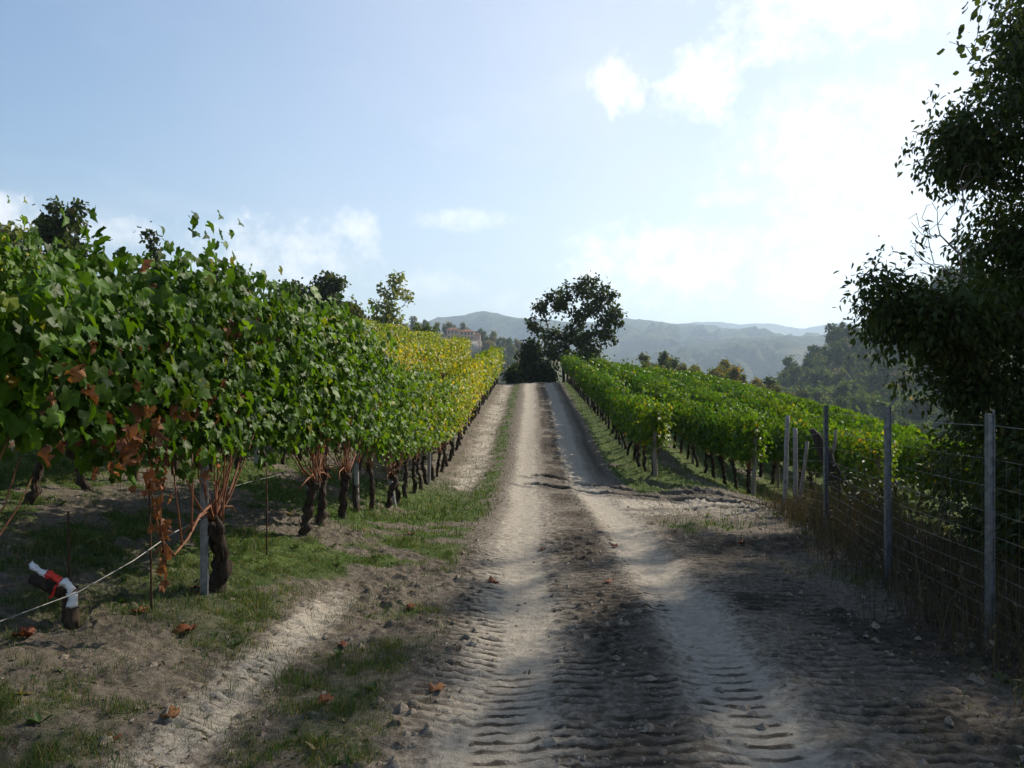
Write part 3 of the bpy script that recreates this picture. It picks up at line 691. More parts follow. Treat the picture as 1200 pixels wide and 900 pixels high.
# right-hand rows: offset from the track's middle, near end
RROWS = [(2.42, 19.0, 'vine row beside the right grass verge'), (4.35, 17.6, 'second vine row right of the track'), (6.35, 15.9, 'third vine row right of the track'),
         (8.4, 14.6, 'fourth vine row right of the track')]
def row_u(u, y): return u + .012 * (19 - np.minimum(y, 60)) * (u > 0)
for r_, (u, y0, nm) in enumerate(RROWS):
    y = y0 + .35; i = 0
    while y < 57:
        var = (rt_vars[rngv.integers(5)] if y < 34 else rt_far[rngv.integers(4)])
        if r_ < 2 and i < 14: lab = f'{ORD[i]} grapevine from the near end of the {nm}'
        elif y < 34: lab = f'dark green grapevine midway along the {nm}'
        else: lab = f'small far grapevine near the top of the {nm}'
        place_vine(var, float(rc(y) + row_u(u, y)), y, rngv, lab, 'vines of the ' + nm, np.clip(.05 + .03 * rngv.normal() + (.05 if i < 1 else 0), .01, .5)); y += 1.08 + rngv.normal(0, .05); i += 1
def vine_mass(name, rows, label, h, z0, thick, size, aut):
    rng = R(77); lf = MB(); tk = MB()
    for (u, y0, y1, dens) in rows:
        n = int((y1 - y0) * dens)
        y = rng.uniform(y0, y1, n); u_ = u + rng.choice([-1, 1], n) * np.abs(rng.normal(thick, .11, n)); x = rc(y) + (row_u(u_, y))
        zb = base_z(rc(y) + row_u(u, y), y)
        z = z0 + (h - z0) * rng.beta(1.3, 1.0, n) + .18 * (fbm(y * 1.1, y * 0 + u, 5) - .5)
        pos = np.stack([x, y, zb + z], -1); loc = pos.copy(); loc[:, 0] = u_ - u
        tip, nrm = vine_leaf_frames(rng, loc, None)
        scatter(lf, SIMPLE, pos, tip, nrm, size * rng.uniform(.7, 1.2, n), np.stack([rng.random(n), rng.random(n)], -1))
    o = lf.obj(name, MATS['vine_leaf']); o['autumn'] = aut; tag(o, label, 'vines', kind='stuff'); return o
vine_mass('vine_rows', [(U1 - 4.5, 8, 57, 450), (U1 - 6.75, 14, 57, 420), (U1 - 9, 20, 57, 380), (U1 - 11.2, 26, 57, 360)],
          'yellow-green upper rows of vines climbing the slope on the left', 2.4, .85, .27, .10, .26)
vine_mass('vine_rows', [(10.5, 14, 57, 420), (12.6, 15, 57, 400)],
          'green outer rows of vines on the right dropping towards the valley', 1.86, .75, .25, .10, .06)

# ------------------------------------------------------------------ trellises: posts and wires
def post_mesh(kind, h, r):
    mb = MB()
    if kind == 'profile':                              # rolled steel profile: web with two flanges and notches
        w, t = r, .004
        add_box(mb, (-w, -t, -.3), (w, t, h)); add_box(mb, (-w - t, -w * .8, -.3), (-w + t * .2, w * .8, h - .002)); add_box(mb, (w - t * .2, -w * .8, -.3), (w + t, w * .8, h - .003))
        for i in range(int(h / .1)): add_box(mb, (w + t * .9, -w * .35, .1 + i * .1), (w + t * 2.6, w * .35, .125 + i * .1))
        return mb, False
    n = 12; rng = R(int(h * 1000 + r * 1e5)); zz = np.linspace(-.3, h, n)
    P = np.stack([np.cumsum(rng.normal(0, .003, n)), np.cumsum(rng.normal(0, .003, n)), zz], -1)
    add_tube(mb, P, r * (1.05 - .12 * np.linspace(0, 1, n)) + rng.normal(0, r * .02, n), 10); return mb, True
def add_post(parent, x, y, kind, h, r, mat, lean=(0, 0), nm='post', dz=0):
    mb, sm = post_mesh(kind, h, r)
    o = link(nm, mb.mesh(nm, MATS[mat], sm), parent, (x, y, gz1(x, y) + dz)); o.rotation_euler = (lean[0], lean[1], 0.15); return o
def wire_obj(parent, pts, r, nm='wire', mat='wire_metal'):
    mb = MB(); add_tube(mb, pts, r, 4); return mb.obj(nm, MATS[mat], parent)
def trellis(u, y0, y1, posts, heights, label, uf=lambda u, y: u, wr=.0022):
    t = empty('vine_trellis', (0, 0, 0)); tag(t, label, 'trellis', 'vine trellises')
    for (y, kind, h, r, mat, lean) in posts: add_post(t, float(rc(y) + uf(u, y)), y, kind, h, r, mat, lean)
    for hh in heights:
        yy = np.arange(y0, y1, 1.0); x = rc(yy) + uf(u, yy)
        wire_obj(t, np.stack([x, yy, base_z(x, yy) + hh + .02 * np.sin(yy * 1.3)], -1), wr)
    return t
P1 = [(5.86, 'profile', 2.2, .022, 'galvanised', (0, 0)), (11.0, 'round', 1.6, .034, 'concrete_post', (0, 0)), (13.9, 'round', 2.3, .045, 'concrete_post', (0, -.14)), (18.6, 'round', 2.1, .04, 'concrete_post', (0, .02)),
      (24.5, 'round', 2.1, .04, 'concrete_post', (0, 0)), (30.5, 'round', 2.1, .04, 'concrete_post', (0, 0)), (37, 'round', 2.1, .04, 'concrete_post', (0, 0)), (44, 'round', 2.1, .04, 'concrete_post', (0, 0)), (51, 'round', 2.1, .04, 'concrete_post', (0, 0))]
t1 = trellis(U1, 5.86, 56.5, P1, (.72, 1.15, 1.6, 2.0), 'posts and wires holding up the vine row beside the left verge')
# slack low wire from the first post towards the cut stump and out to the left
hx = float(rc(5.9) + U1)
wire_obj(t1, [(hx, 5.86, gz1(hx, 5.86) + .56), (hx - .08, 5.5, .72), (hx - .16, 5.1, .62), (hx - .30, 4.7, .52), (hx - .55, 4.3, .45), (hx - .9, 3.9, .50)], .0045)
trellis(U1 - 2.25, 4.5, 56, [(yy, 'round', 2.1, .04, 'concrete_post', (0, 0)) for yy in (13.5, 19.8, 26, 32.5, 39, 46, 53)], (.72, 1.2, 1.7), 'posts and wires of the second vine row on the left')
RP = [('profile',)]
for r_, (u, y0, nm) in enumerate(RROWS):
    posts = [(y0, 'round', 1.45 if r_ < 2 else 1.4, .05, 'post_wood', (0, (-.02, .03, 0, 0)[r_]))] + [(y0 + 6.2 * k, 'round', 1.7, .04, 'post_wood', (0, 0)) for k in range(1, 7) if y0 + 6.2 * k < 56]
    trellis(u, y0, 57, posts, (.7, 1.1, 1.5), f'wooden posts and wires of the {nm}', row_u)

# ------------------------------------------------------------------ stump with tape, stakes
sx, sy = -2.70, 4.86; sz = gz1(sx, sy)
st = empty('vine_stump', (sx, sy, sz)); tag(st, 'sawn-off dark vine stump in the grass at the left edge', 'stump')
mb = MB(); add_tube(mb, [(0, 0, -.06), (.005, 0, .04), (0, .01, .14), (.004, 0, .23)], [.062, .050, .047, .050], 10); mb.obj('trunk', MATS['vine_bark'], st)
mb = MB(); add_tube(mb, [(-.01, 0, .20), (-.09, -.01, .25), (-.17, .01, .27), (-.24, .0, .29)], [.05, .05, .045, .03], 9); mb.obj('side_limb', MATS['vine_bark'], st)
tp = empty('barrier_tape', (sx, sy, sz)); tag(tp, 'strip of red and white tape knotted round the sawn-off stump', 'tape')
def ribbon(pts, w, mat, nm, wdir=(0, .3, 1)):
    P = np.array(pts, float); W = norm(np.array(wdir, float)) * w / 2; n = len(P); rg = R(len(pts)); m = 5
    rows = []
    for j in range(m):
        f = j / (m - 1) * 2 - 1; rows.append(P + W * f + np.array([0, -.012 * math.cos(f * 4), 0]) + rg.normal(0, .0035, P.shape))
    V = np.stack(rows, 1).reshape(-1, 3); i = (np.arange(n - 1)[:, None] * m + np.arange(m - 1)[None]).ravel()
    mb = MB(); mb.add(V, np.stack([i, i + 1, i + m + 1, i + m], -1)); o = mb.obj(nm, MATS[mat], tp)
    so = o.modifiers.new('thickness', 'SOLIDIFY'); so.thickness = .0015; return o
def bez(a, b, c, n=8):
    a, b, c = map(np.array, (a, b, c)); t = np.linspace(0, 1, n)[:, None]; return (1 - t) ** 2 * a + 2 * t * (1 - t) * b + t * t * c
ribbon(bez((-.20, -.065, .395), (-.15, -.07, .34), (-.10, -.075, .335)), .045, 'tape_white', 'white_band')
ribbon(bez((-.101, -.077, .335), (-.06, -.08, .33), (-.015, -.07, .285)), .05, 'tape_red', 'red_band')
ribbon(bez((-.016, -.072, .285), (.02, -.08, .30), (.05, -.065, .22)), .055, 'tape_white', 'white_band', (.5, .2, 1))
ribbon(bez((.05, -.066, .222), (.06, -.075, .19), (.045, -.065, .13)), .06, 'tape_white', 'white_band', (1, .2, .1))
ribbon(bez((-.03, -.082, .275), (-.05, -.09, .23), (-.075, -.08, .19)), .022, 'tape_red', 'red_band', (1, .1, .5))
def stake(x, y, h, label, lean=(0, 0)):
    mb = MB(); add_tube(mb, [(0, 0, -.15), (.004, 0, h * .5), (0, 0, h)], .0065, 6); o = mb.obj('training_stake', MATS['rust']); o.location = (x, y, gz1(x, y)); o.rotation_euler = (lean[0], lean[1], 0)
    tag(o, label, 'stake', 'thin rusty training stakes')
stake(-2.40, 5.30, .92, 'thin rusty stake between the stump and the nearest vine trunk', (0, -.02))
stake(-2.83, 5.08, .62, 'short thin stake behind the red and white taped stump')
stake(-2.25, 7.3, .8, 'thin stake between the nearest vine trunk and the next vine')

# ------------------------------------------------------------------ wire fence on the right
FP = [(3.27, 5.45), (3.42, 7.25), (3.98, 10.1), (4.62, 13.5)]
FDIR = norm(np.array([FP[0][0] - FP[1][0], FP[0][1] - FP[1][1]]))
FPX = [(3.10, 3.4), (2.95, 1.2)] 
fence = empty('wire_fence', (0, 0, 0)); tag(fence, 'wire fence on grey steel posts running along the right verge', 'fence')
for (x, y) in FP[:3] + FPX[:1]: add_post(fence, x, y, 'profile', 1.6, .022, 'galvanised')
add_post(fence, FP[3][0], FP[3][1], 'round', 1.6, .038, 'concrete_post', (0, .03))
add_post(fence, FP[3][0] + .28, FP[3][1] + .25, 'round', 1.5, .04, 'concrete_post')
LINE = [FPX[1], FPX[0]] + FP
def fence_pts(h, sag=.012):
    out = []
    for (a, b) in zip(LINE[:-1], LINE[1:]):
        for t in np.linspace(0, 1, 7)[:-1]:
            x = a[0] + (b[0] - a[0]) * t; y = a[1] + (b[1] - a[1]) * t; out.append((x + .035, y, float(base_z(x, y)) + h - sag * math.sin(math.pi * t)))
    x, y = LINE[-1]; out.append((x + .035, y, float(base_z(x, y)) + h)); return out
for h in (.12, .24, .36, .48, .60, .74, .90, 1.08, 1.27, 1.50): wire_obj(fence, fence_pts(h), .0012 if h < 1.5 else .002)
ends = np.array(LINE, float)
seg = np.hypot(*np.diff(ends, axis=0).T); cum = np.concatenate([[0], np.cumsum(seg)])
mbv = MB()
for s_ in np.arange(2.2, cum[-1], .16):
    x = np.interp(s_, cum, ends[:, 0]); y = np.interp(s_, cum, ends[:, 1]); z = float(base_z(x, y))
    add_tube(mbv, [(x + .036, y, z + .1), (x + .036, y, z + 1.27)], .0007, 3, cap=False)
o = mbv.obj('stay_wires', MATS['wire_metal'], fence); o['kind'] = 'stuff'
# strut and old broken post at the end of the fence
fx, fy = FP[3]
mb = MB(); P = np.array([(0, 0, -.1), (.10, .01, .45), (.17, .03, .9), (.22, .03, 1.3)]) ; add_tube(mb, P, [.034, .033, .03, .03], 8)
o = mb.obj('brace_post', MATS['post_wood']); o.location = (fx + .05, fy - .35, gz1(fx + .05, fy - .35)); tag(o, 'pale slanting wooden brace at the far end of the wire fence', 'brace')
ob = empty('broken_post', (fx + .62, fy - .75, gz1(fx + .62, fy - .75))); tag(ob, 'dark old wooden post leaning and broken at the fence end', 'post')
mb = MB(); add_tube(mb, [(.05, 0, -.1), (-.02, 0, .35), (-.12, .02, .75), (-.20, .03, 1.0), (-.34, .06, 1.30), (-.42, .07, 1.42)], [.085, .085, .09, .11, .075, .04], 9); mb.obj('trunk', MATS['dark_post'], ob)
mb = MB(); add_tube(mb, [(-.20, .0, 1.0), (-.06, -.03, .8), (.12, -.05, .5), (.26, -.05, .25)], [.05, .045, .04, .03], 7); mb.obj('limb', MATS['dark_post'], ob)
mb = MB(); add_tube(mb, [(-.15, .02, .95), (-.05, .05, 1.18), (-.03, .06, 1.42)], [.03, .025, .02], 7); mb.obj('spike', MATS['post_wood'], ob)

# ------------------------------------------------------------------ trees
def grow(rng, trunk, lobes, n, step=.35, jit=.05, zmin=None):
    """branch skeleton: every tip point is joined to the skeleton by the cheapest way"""
    P = [np.array(p, float) for p in trunk]; par = [-1] + list(range(len(trunk) - 1)); pl = [0.0]
    for i in range(1, len(P)): pl.append(pl[-1] + np.linalg.norm(P[i] - P[i - 1]))
    w = np.array([l[2] for l in lobes], float); w /= w.sum(); att = []
    for c, r, _, k in [(l[0], l[1], l[2], int(round(n * ww))) for l, ww in zip(lobes, w)]:
        d = norm(rng.normal(0, 1, (max(k, 1), 3))); rad = rng.random(max(k, 1)) ** .45
        att.append(np.array(c) + d * rad[:, None] * np.array(r))
    att = np.concatenate(att); top = P[-1]
    att = att[np.argsort(np.linalg.norm(att - top, axis=1) + rng.normal(0, .2, len(att)))]
    cap_ = len(P) + len(att) * 30; A = np.zeros((cap_, 3)); L = np.zeros(cap_); k = len(P); A[:k] = P; L[:k] = pl; par = par + [0] * (cap_ - k)
    ok = np.zeros(cap_, bool); zm = trunk[0][2] + .3 * (trunk[-1][2] - trunk[0][2]) if zmin is None else zmin
    ok[:k] = A[:k, 2] >= zm; tips = []
    for a in att:
        d = np.linalg.norm(A[:k] - a, axis=1); cost = d + .32 * L[:k] + np.where(ok[:k], 0, 1e3) + .5 * np.maximum(A[:k, 2] - a[2], 0)
        j = int(np.argmin(cost)); m = min(max(1, int(d[j] / step)), 20); s = A[j].copy(); prev = j
        for q in range(1, m + 1):
            t = q / m; p = s + (a - s) * t + (rng.normal(0, jit, 3) if q < m else 0) + np.array([0, 0, .12 * d[j] * math.sin(math.pi * t) * .5])
            A[k] = p; par[k] = prev; L[k] = L[prev] + np.linalg.norm(p - A[prev]); ok[k] = True; prev = k; k += 1
        tips.append(prev)
    return A[:k], np.array(par[:k]), np.array(tips)
def wood_mesh(A, par, r_tip, r_max, k=5, power=2.4):
    n = len(A); s = np.zeros(n); leaf = np.ones(n, bool); leaf[par[par >= 0]] = False
    s[leaf] = r_tip ** power
    for i in range(n - 1, 0, -1): s[par[i]] += s[i]
    r = np.minimum(s ** (1 / power), r_max)
    c = np.arange(1, n); p = par[1:]
    D = norm(A[c] - A[p]); up = np.where(np.abs(D[:, 2:3]) > .8, [[1.0, 0, 0]], [[0, 0, 1.0]])
    X = norm(np.cross(D, up)); Y = np.cross(D, X); a = np.arange(k) / k * 2 * np.pi
    ring = np.cos(a)[None, :, None] * X[:, None] + np.sin(a)[None, :, None] * Y[:, None]
    r0 = np.minimum(r[p], r[c] * 1.35)
    V = np.concatenate([A[p][:, None] - D[:, None] * r0[:, None, None] * .2 + ring * r0[:, None, None], A[c][:, None] + D[:, None] * r[c][:, None, None] * .2 + ring * r[c][:, None, None]], 1)
    m = len(c); j = np.arange(k); j2 = (j + 1) % k
    q = np.stack([j, j2, k + j2, k + j], -1)
    mb = MB(); mb.add(V.reshape(-1, 3), (q[None] + (np.arange(m) * 2 * k)[:, None, None]).reshape(-1, 4)); return mb
def leaf_mesh(rng, A, par, tips, tpl, per, spread, size, droop=.5, back=.5):
    T = norm(A[tips] - A[par[tips]]); n = len(tips) * per; ti = np.repeat(np.arange(len(tips)), per)
    pos = A[tips][ti] - T[ti] * rng.random((n, 1)) * back + rng.normal(0, 1, (n, 3)) * spread
    off = norm(pos - A[tips][ti] + 1e-4)
    tip = off * .8 + T[ti] * .5 + rng.normal(0, .4, (n, 3)) - [0, 0, droop]
    nrm = rng.normal(0, .55, (n, 3)) + [0, 0, 1.0] + off * .4
    base = np.repeat(rng.random(len(tips)) * .5, per)
    mb = MB(); scatter(mb, tpl, pos, tip, nrm, size * rng.uniform(.6, 1.25, n), np.stack([np.clip(base + rng.random(n) * .5, 0, 1), rng.random(n)], -1)); return mb
def tree(name, seed, trunk, lobes, n, per, spread, size, label, cat='tree', tpl=LANCE, mat='tree_leaf', r_tip=.006, r_max=.25, autumn=.05, group=None, step=.35, droop=.5, back=.5, zmin=None, jit=.05, bark='tree_bark'):
    rng = R(seed); b = np.array(trunk[0], float)
    tr = [np.array(p, float) - b for p in trunk]; lb = [(np.array(c, float) - b, r, w) for c, r, w in lobes]
    if zmin is not None: zmin = zmin - b[2]
    t = empty(name, tuple(b)); tag(t, label, cat, group)
    A, par, tips = grow(rng, tr, lb, n, step, jit, zmin)
    wood_mesh(A, par, r_tip, r_max).obj('trunk', MATS[bark], t)
    o = leaf_mesh(rng, A, par, tips, tpl, per, spread, size, droop, back).obj('crown', MATS[mat], t); o['autumn'] = autumn; o['kind'] = 'stuff'
    return t
def ax(px, py, d): return ((px - 600) / F * d, d, CAMZ + (450 - py) / F * d)
def zpx(d): return d / F
# big tree at the right edge
lobes = [(ax(1098, 372, 8.6), (.82, .8, .34), 1.3), (ax(1036, 345, 8.6), (.36, .4, .26), .4), (ax(1120, 440, 8.9), (.55, .7, .5), .8), (ax(1152, 165, 9.6), (.60, .8, .58), 1.15), (ax(1112, 165, 9.6), (.34, .5, .50), .5), (ax(1192, 75, 9.8), (.42, .8, .8), .8),
         (ax(1196, 300, 9.6), (.62, .9, .95), 1.9), (ax(1200, 430, 9.6), (1.0, 1.0, 1.1), 2.0), (ax(1270, 250, 10.0), (1.1, 1.4, 1.8), 2.2), (ax(1260, 40, 11.0), (1.2, 1.5, 1.6), 2.0),
         ((8.6, 12.0, 8.6), (2.1, 2.2, 1.9), 1.1), ((8.0, 13.6, 11.4), (2.6, 2.6, 1.8), 1.1), ((10.0, 11.0, 6.5), (2.0, 2.2, 2.2), 1.4), ((9.0, 9.0, 8.2), (1.7, 1.8, 1.8), 1.1), ((6.4, 9.4, .9), (.9, 1.0, .8), 1.2), ((7.8, 8.2, 5.6), (1.5, 1.4, 1.6), 1.1)]
tb = (8.3, 10.6, gz1(8.3, 10.6) - .1)
tree('large_tree', 5, [tb, (8.2, 10.7, .8), (8.1, 10.7, 2.2), (8.2, 10.9, 3.8), (8.4, 11.2, 5.4), (8.5, 11.6, 7.0)], lobes, 1650, 42, .090, .080,
     'tall dark leafy tree overhanging the fence at the right edge', r_tip=.0045, r_max=.26, droop=.6, autumn=.06, step=.3, back=.6)
# bare dead boughs in front of it
rng = R(8); mb = MB()
dt = empty('dead_tree', (5.5, 9.0, gz1(5.5, 9.0))); tag(dt, 'bare dead sapling poking out of the large tree against the sky', 'tree')
A, par, tips = grow(rng, [np.array(p) for p in ((0, 0, 0), (-.1, 0, 1.2), (-.25, 0, 2.3), (-.42, 0, 3.2))], [((-.85, 0, 3.7), (.28, .3, .5), 1), ((-.35, 0, 4.0), (.25, .3, .6), 1)], 60, .14, .025)
wood_mesh(A, par, .0035, .03).obj('trunk', MATS['dead_wood'], dt)
# neighbours that keep the near track in shade, standing right of the frame
for i, (x, y, h, rr) in enumerate(((8.6, 6.2, 9.5, 2.6), (12.0, 9.5, 13.5, 3.2), (12.2, 16.5, 14.5, 3.0))):
    z = gz1(x, y) - .1
    tree('leafy_tree', 60 + i, [(x, y, z), (x + .1, y, z + h * .22), (x, y + .1, z + h * .45), (x - .1, y, z + h * .62)],
         [((x, y, z + h * .55), (rr, rr, h * .30), 2), ((x - .4, y + .3, z + h * .78), (rr * .8, rr * .8, h * .2), 1.5), ((x + .5, y - .4, z + h * .35), (rr * .9, rr * .9, h * .16), 1)], 300, 13, .2, .13,
         ('leafy tree behind the nearest fence post, beyond the right edge', 'tall tree in the thicket behind the large right tree', 'tall tree behind the large right tree, its top out of view')[i], r_max=.18, tpl=CLUMP)
# shrubs behind the fence
for i, (x, y, rx, rz_, n) in enumerate(((4.9, 7.3, .8, .75, 90), (5.6, 8.8, 1.0, .9, 110), (4.55, 5.6, .7, .7, 80), (6.4, 10.4, 1.1, 1.0, 100), (6.9, 7.2, 1.2, 1.3, 120), (5.2, 11.6, .55, .4, 50), (5.3, 6.3, 1.0, 1.15, 150), (5.9, 7.9, 1.0, 1.3, 150), (4.9, 4.2, .9, 1.0, 110))):
    z = gz1(x, y)
    tree('shrub', 80 + i, [(x, y, z - .05), (x, y, z + .15), (x + .02, y, z + .3)], [((x, y, z + rz_), (rx, rx * .9, rz_), 1)], n, 26, .14, .085,
         ('dark shrub behind the fence between the second and third posts', 'dark shrub under the large tree', 'dark low shrub behind the nearest fence post', 'dense dark shrub at the foot of the large tree', 'dark shrub deep in the thicket at the right edge', 'small leafy shrub behind the fence near the dark broken post', 'tall dark shrub behind the near fence posts', 'tall dark shrub filling the gap below the large tree', 'dark shrub behind the fence at the lower right edge')[i],
         cat='shrub', mat='tree_leaf', r_max=.03, autumn=.12, step=.25, back=.2)
# tree in the middle beyond the crest
d = 62.0
def lob(px, py, rpx, rpy, w, dd=d): return (ax(px, py, dd), (rpx * zpx(dd), rpx * zpx(dd) * .9, rpy * zpx(dd)), w)
tb = ax(661, 452, d)
tree('oak_tree', 14, [tb, ax(660, 430, d), ax(662, 408, d), ax(668, 390, d), ax(674, 375, d)],
     [lob(655, 352, 24, 14, 1.5), lob(686, 338, 30, 14, 1.8), lob(709, 346, 16, 14, .8), lob(690, 366, 26, 14, 1.3), lob(715, 378, 16, 14, .9), lob(712, 396, 9, 12, .5), lob(672, 392, 22, 18, 1.2), lob(645, 392, 14, 12, .6), lob(690, 400, 16, 14, .7), lob(634, 360, 13, 9, .5), lob(722, 368, 13, 12, .6), lob(648, 408, 18, 14, .9), lob(690, 412, 20, 12, .9), lob(628, 380, 12, 10, .5), lob(668, 424, 26, 10, .9)], 380, 16, .20, .19,
     'dark spreading tree standing alone beside the track past the crest', r_tip=.014, r_max=.24, step=.6, tpl=CLUMP, back=.5, jit=.1)
for i, (px, py, rx, ry, lab) in enumerate(((620, 412, 14, 13, 'dark rounded bush just left of the lone dark tree'), (636, 434, 17, 14, 'dark low bush at the foot of the lone dark tree'), (606, 436, 16, 9, 'dark low bush closing the end of the left vine row'), (684, 424, 16, 12, 'dark bush right of the foot of the lone tree'))):
    dd = 60.5 if i != 2 else 64; c = ax(px, py, dd); z = float(base_z(c[0], c[1]))
    tree('bush', 30 + i, [(c[0], c[1], z - .1), (c[0], c[1], z + .3), (c[0], c[1], max(z + .5, c[2] - ry * zpx(dd) * .6))], [(c, (rx * zpx(dd), 1.0, ry * zpx(dd)), 1), ((c[0], c[1], (c[2] + z) / 2), (rx * zpx(dd) * 1.0, 1.0, max(.3, (c[2] - z) * .6)), .8)], 110, 20, .26, .17, lab, cat='bush', r_tip=.01, r_max=.08, step=.5, tpl=CLUMP, jit=.12)
# trees beyond the left rows
for i, (px, top, bot, wd, dd, mat, n, per, lab, aut) in enumerate((
    (82, 240, 330, 50, 46, 'tree_leaf', 150, 22, 'dark rounded tree rising behind the nearest left vines', .05),
    (10, 262, 330, 32, 50, 'light_leaf', 110, 16, 'pale tree top at the far left edge behind the vines', .25),
    (385, 322, 400, 42, 66, 'tree_leaf', 190, 22, 'dark bushy tree behind the left vine rows, tallest of its clump', .08),
    (348, 331, 400, 40, 66, 'tree_leaf', 180, 22, 'dark bushy tree at the left of its clump behind the vine rows', .05),
    (420, 354, 400, 36, 70, 'wood_leaf', 110, 18, 'low grey-green tree between the dark clump and the airy pale tree', .15),
    (455, 318, 405, 34, 68, 'light_leaf', 95, 13, 'slender airy pale green tree above the left vine rows', .2),
    (490, 382, 412, 30, 80, 'wood_leaf', 80, 16, 'low bushy tree at the right end of the left tree line', .1),
    (178, 268, 330, 14, 50, 'tree_leaf', 40, 10, 'thin sparse tree top poking above the nearest left vines', .1),
    (262, 312, 360, 20, 58, 'tree_leaf', 60, 14, 'small tree top behind the left vines below the low cloud', .1))):
    c = ax(px, (top + bot) / 2, dd); z = float(base_z(c[0], c[1])); zt = CAMZ + (450 - top) / F * dd; s = zpx(dd); h = zt - z
    rg = R(200 + i); lbs = []
    zlow = max(z + .25 * h, CAMZ + (450 - bot) / F * dd)
    for q in range(8):
        f = q / 7; hw = wd * s * (1.0 - .35 * abs(f - .6))
        lbs.append(((c[0] + rg.uniform(-.5, .5) * hw, dd + rg.uniform(-.5, .5) * hw, zlow + (zt - zlow) * (.08 + .84 * f)), (hw * .6, hw * .6, (zt - zlow) * .12), 1.0 - .5 * f))
    tree('hedgerow_tree', 210 + i, [(c[0], dd, z - .2), (c[0], dd, z + .25 * h), (c[0] + .1, dd, z + .5 * h), (c[0], dd, z + .72 * h)], lbs, n, per, .22, .24, lab, mat=mat, r_tip=.012, r_max=.2, step=.6, autumn=aut, tpl=CLUMP, jit=.1, group='trees beyond the left vine rows')

# ------------------------------------------------------------------ distant trees, copies of a few crowns
def far_variant(seed, mat, n=34, per=26, size=.62, tall=1.0):
    rng = R(seed); H = 9.0 * tall; lbs = []
    for q in range(9):
        f = rng.uniform(.25, .95); a = rng.uniform(0, 6.28); rr = 2.5 * (1 - abs(f - .5)) * rng.uniform(.4, 1)
        lbs.append((np.array([rr * math.cos(a), rr * math.sin(a), f * H]), (1.5, 1.5, 1.1), 1))
    lbs.append((np.array([0, 0, .35 * H]), (2.8, 2.8, 2.2), 3))
    A, par, tips = grow(rng, [np.array(p) for p in ((0, 0, -.5), (0, 0, .2 * H), (.1, 0, .45 * H), (0, .1, .7 * H))], lbs, n * 3, 1.2, .15)
    return wood_mesh(A, par, .03, .22, 4).mesh('trunk', MATS['tree_bark']), leaf_mesh(rng, A, par, tips, CLUMP, per // 2, .55, size, .2, .6).mesh('crown', MATS[mat])
FARV = [far_variant(300 + i, 'wood_leaf', tall=(1, 1.1, .85, 1.2, .9, 1.0)[i]) for i in range(6)]
def far_tree(x, y, s, rng, label, group, aut, name='broadleaf_tree', cat='tree'):
    t = empty(name, (x, y, float(base_z(x, y)) - .2), rng.uniform(0, 6.28)); t.scale = (s * rng.uniform(.85, 1.2), s * rng.uniform(.85, 1.2), s)
    tag(t, label, cat, group); v = FARV[rng.integers(len(FARV))]
    link('trunk', v[0], t); o = link('crown', v[1], t); o['autumn'] = float(aut); o['kind'] = 'stuff'
rng = R(17)
def wood(n, xr, yr, test, s, label, group, aut, sep, tries=6000, name='broadleaf_tree', cat='tree'):
    pts = []
    for _ in range(tries):
        if len(pts) >= n: break
        x = rng.uniform(*xr); y = rng.uniform(*yr)
        if not test(x, y): continue
        if any((x - a) ** 2 + (y - b) ** 2 < sep * sep for a, b in pts): continue
        pts.append((x, y)); far_tree(x, y, s * rng.uniform(.75, 1.25), rng, label, group, aut(rng), name, cat)
def inpx(x, y, x0, x1): p = 600 + F * x / y; return x0 < p < x1
wood(190, (60, 300), (190, 400), lambda x, y: inpx(x, y, 895, 1150) and (600 + F * x / y) > 885 + (y - 190) * .15, 1.05, 'hazy broadleaf tree of the wooded hill at the right', 'trees of the wooded hill on the right', lambda r: max(0, r.normal(.07, .08)), 5.4)
wood(120, (-140, 60), (420, 640), lambda x, y: inpx(x, y, 470, 650) and not (-52 < x < -18 and y < 575), 1.0, 'hazy tree of the wooded hill around the far house', 'trees around the far house', lambda r: max(0, r.normal(.2, .18)), 5.5)
wood(120, (16, 66), (105, 190), lambda x, y: abs(x - (.20 * y + (y - 105) * .02)) < 5.5 + .02 * y or (inpx(x, y, 800, 960) and abs(y - 160) < 26), .46, 'autumn-tinted hedge tree in the line beyond the right vine rows', 'hedge line beyond the right vine rows', lambda r: max(0, r.normal(.22, .16)), 2.3, name='hedge_tree')
wood(16, (28, 80), (95, 150), lambda x, y: inpx(x, y, 930, 1120), .38, 'grey-green scrub bush at the foot of the wooded hill', 'scrub at the foot of the wooded hill', lambda r: max(0, r.normal(.3, .15)), 4, name='scrub_bush', cat='bush')
# hillside vineyard seen beyond the crest
lf = MB()
for k in range(16):
    n = 420; y = rng.uniform(150, 330, n); x = -22 + k * 3.6 + (y - 150) * .02 + rng.normal(0, .4, n); z = base_z(x, y) + rng.uniform(.3, 2.0, n)
    scatter(lf, CLUMP, np.stack([x, y, z], -1), rng.normal(0, 1, (n, 3)), rng.normal(0, .5, (n, 3)) + [0, -.3, 1], .8 * rng.uniform(.6, 1.2, n), np.stack([rng.random(n), rng.random(n)], -1))
o = lf.obj('vine_rows', MATS['vine_leaf']); o['autumn'] = .12; tag(o, 'distant green vineyard slope beyond the crest of the track', 'vines', kind='stuff')

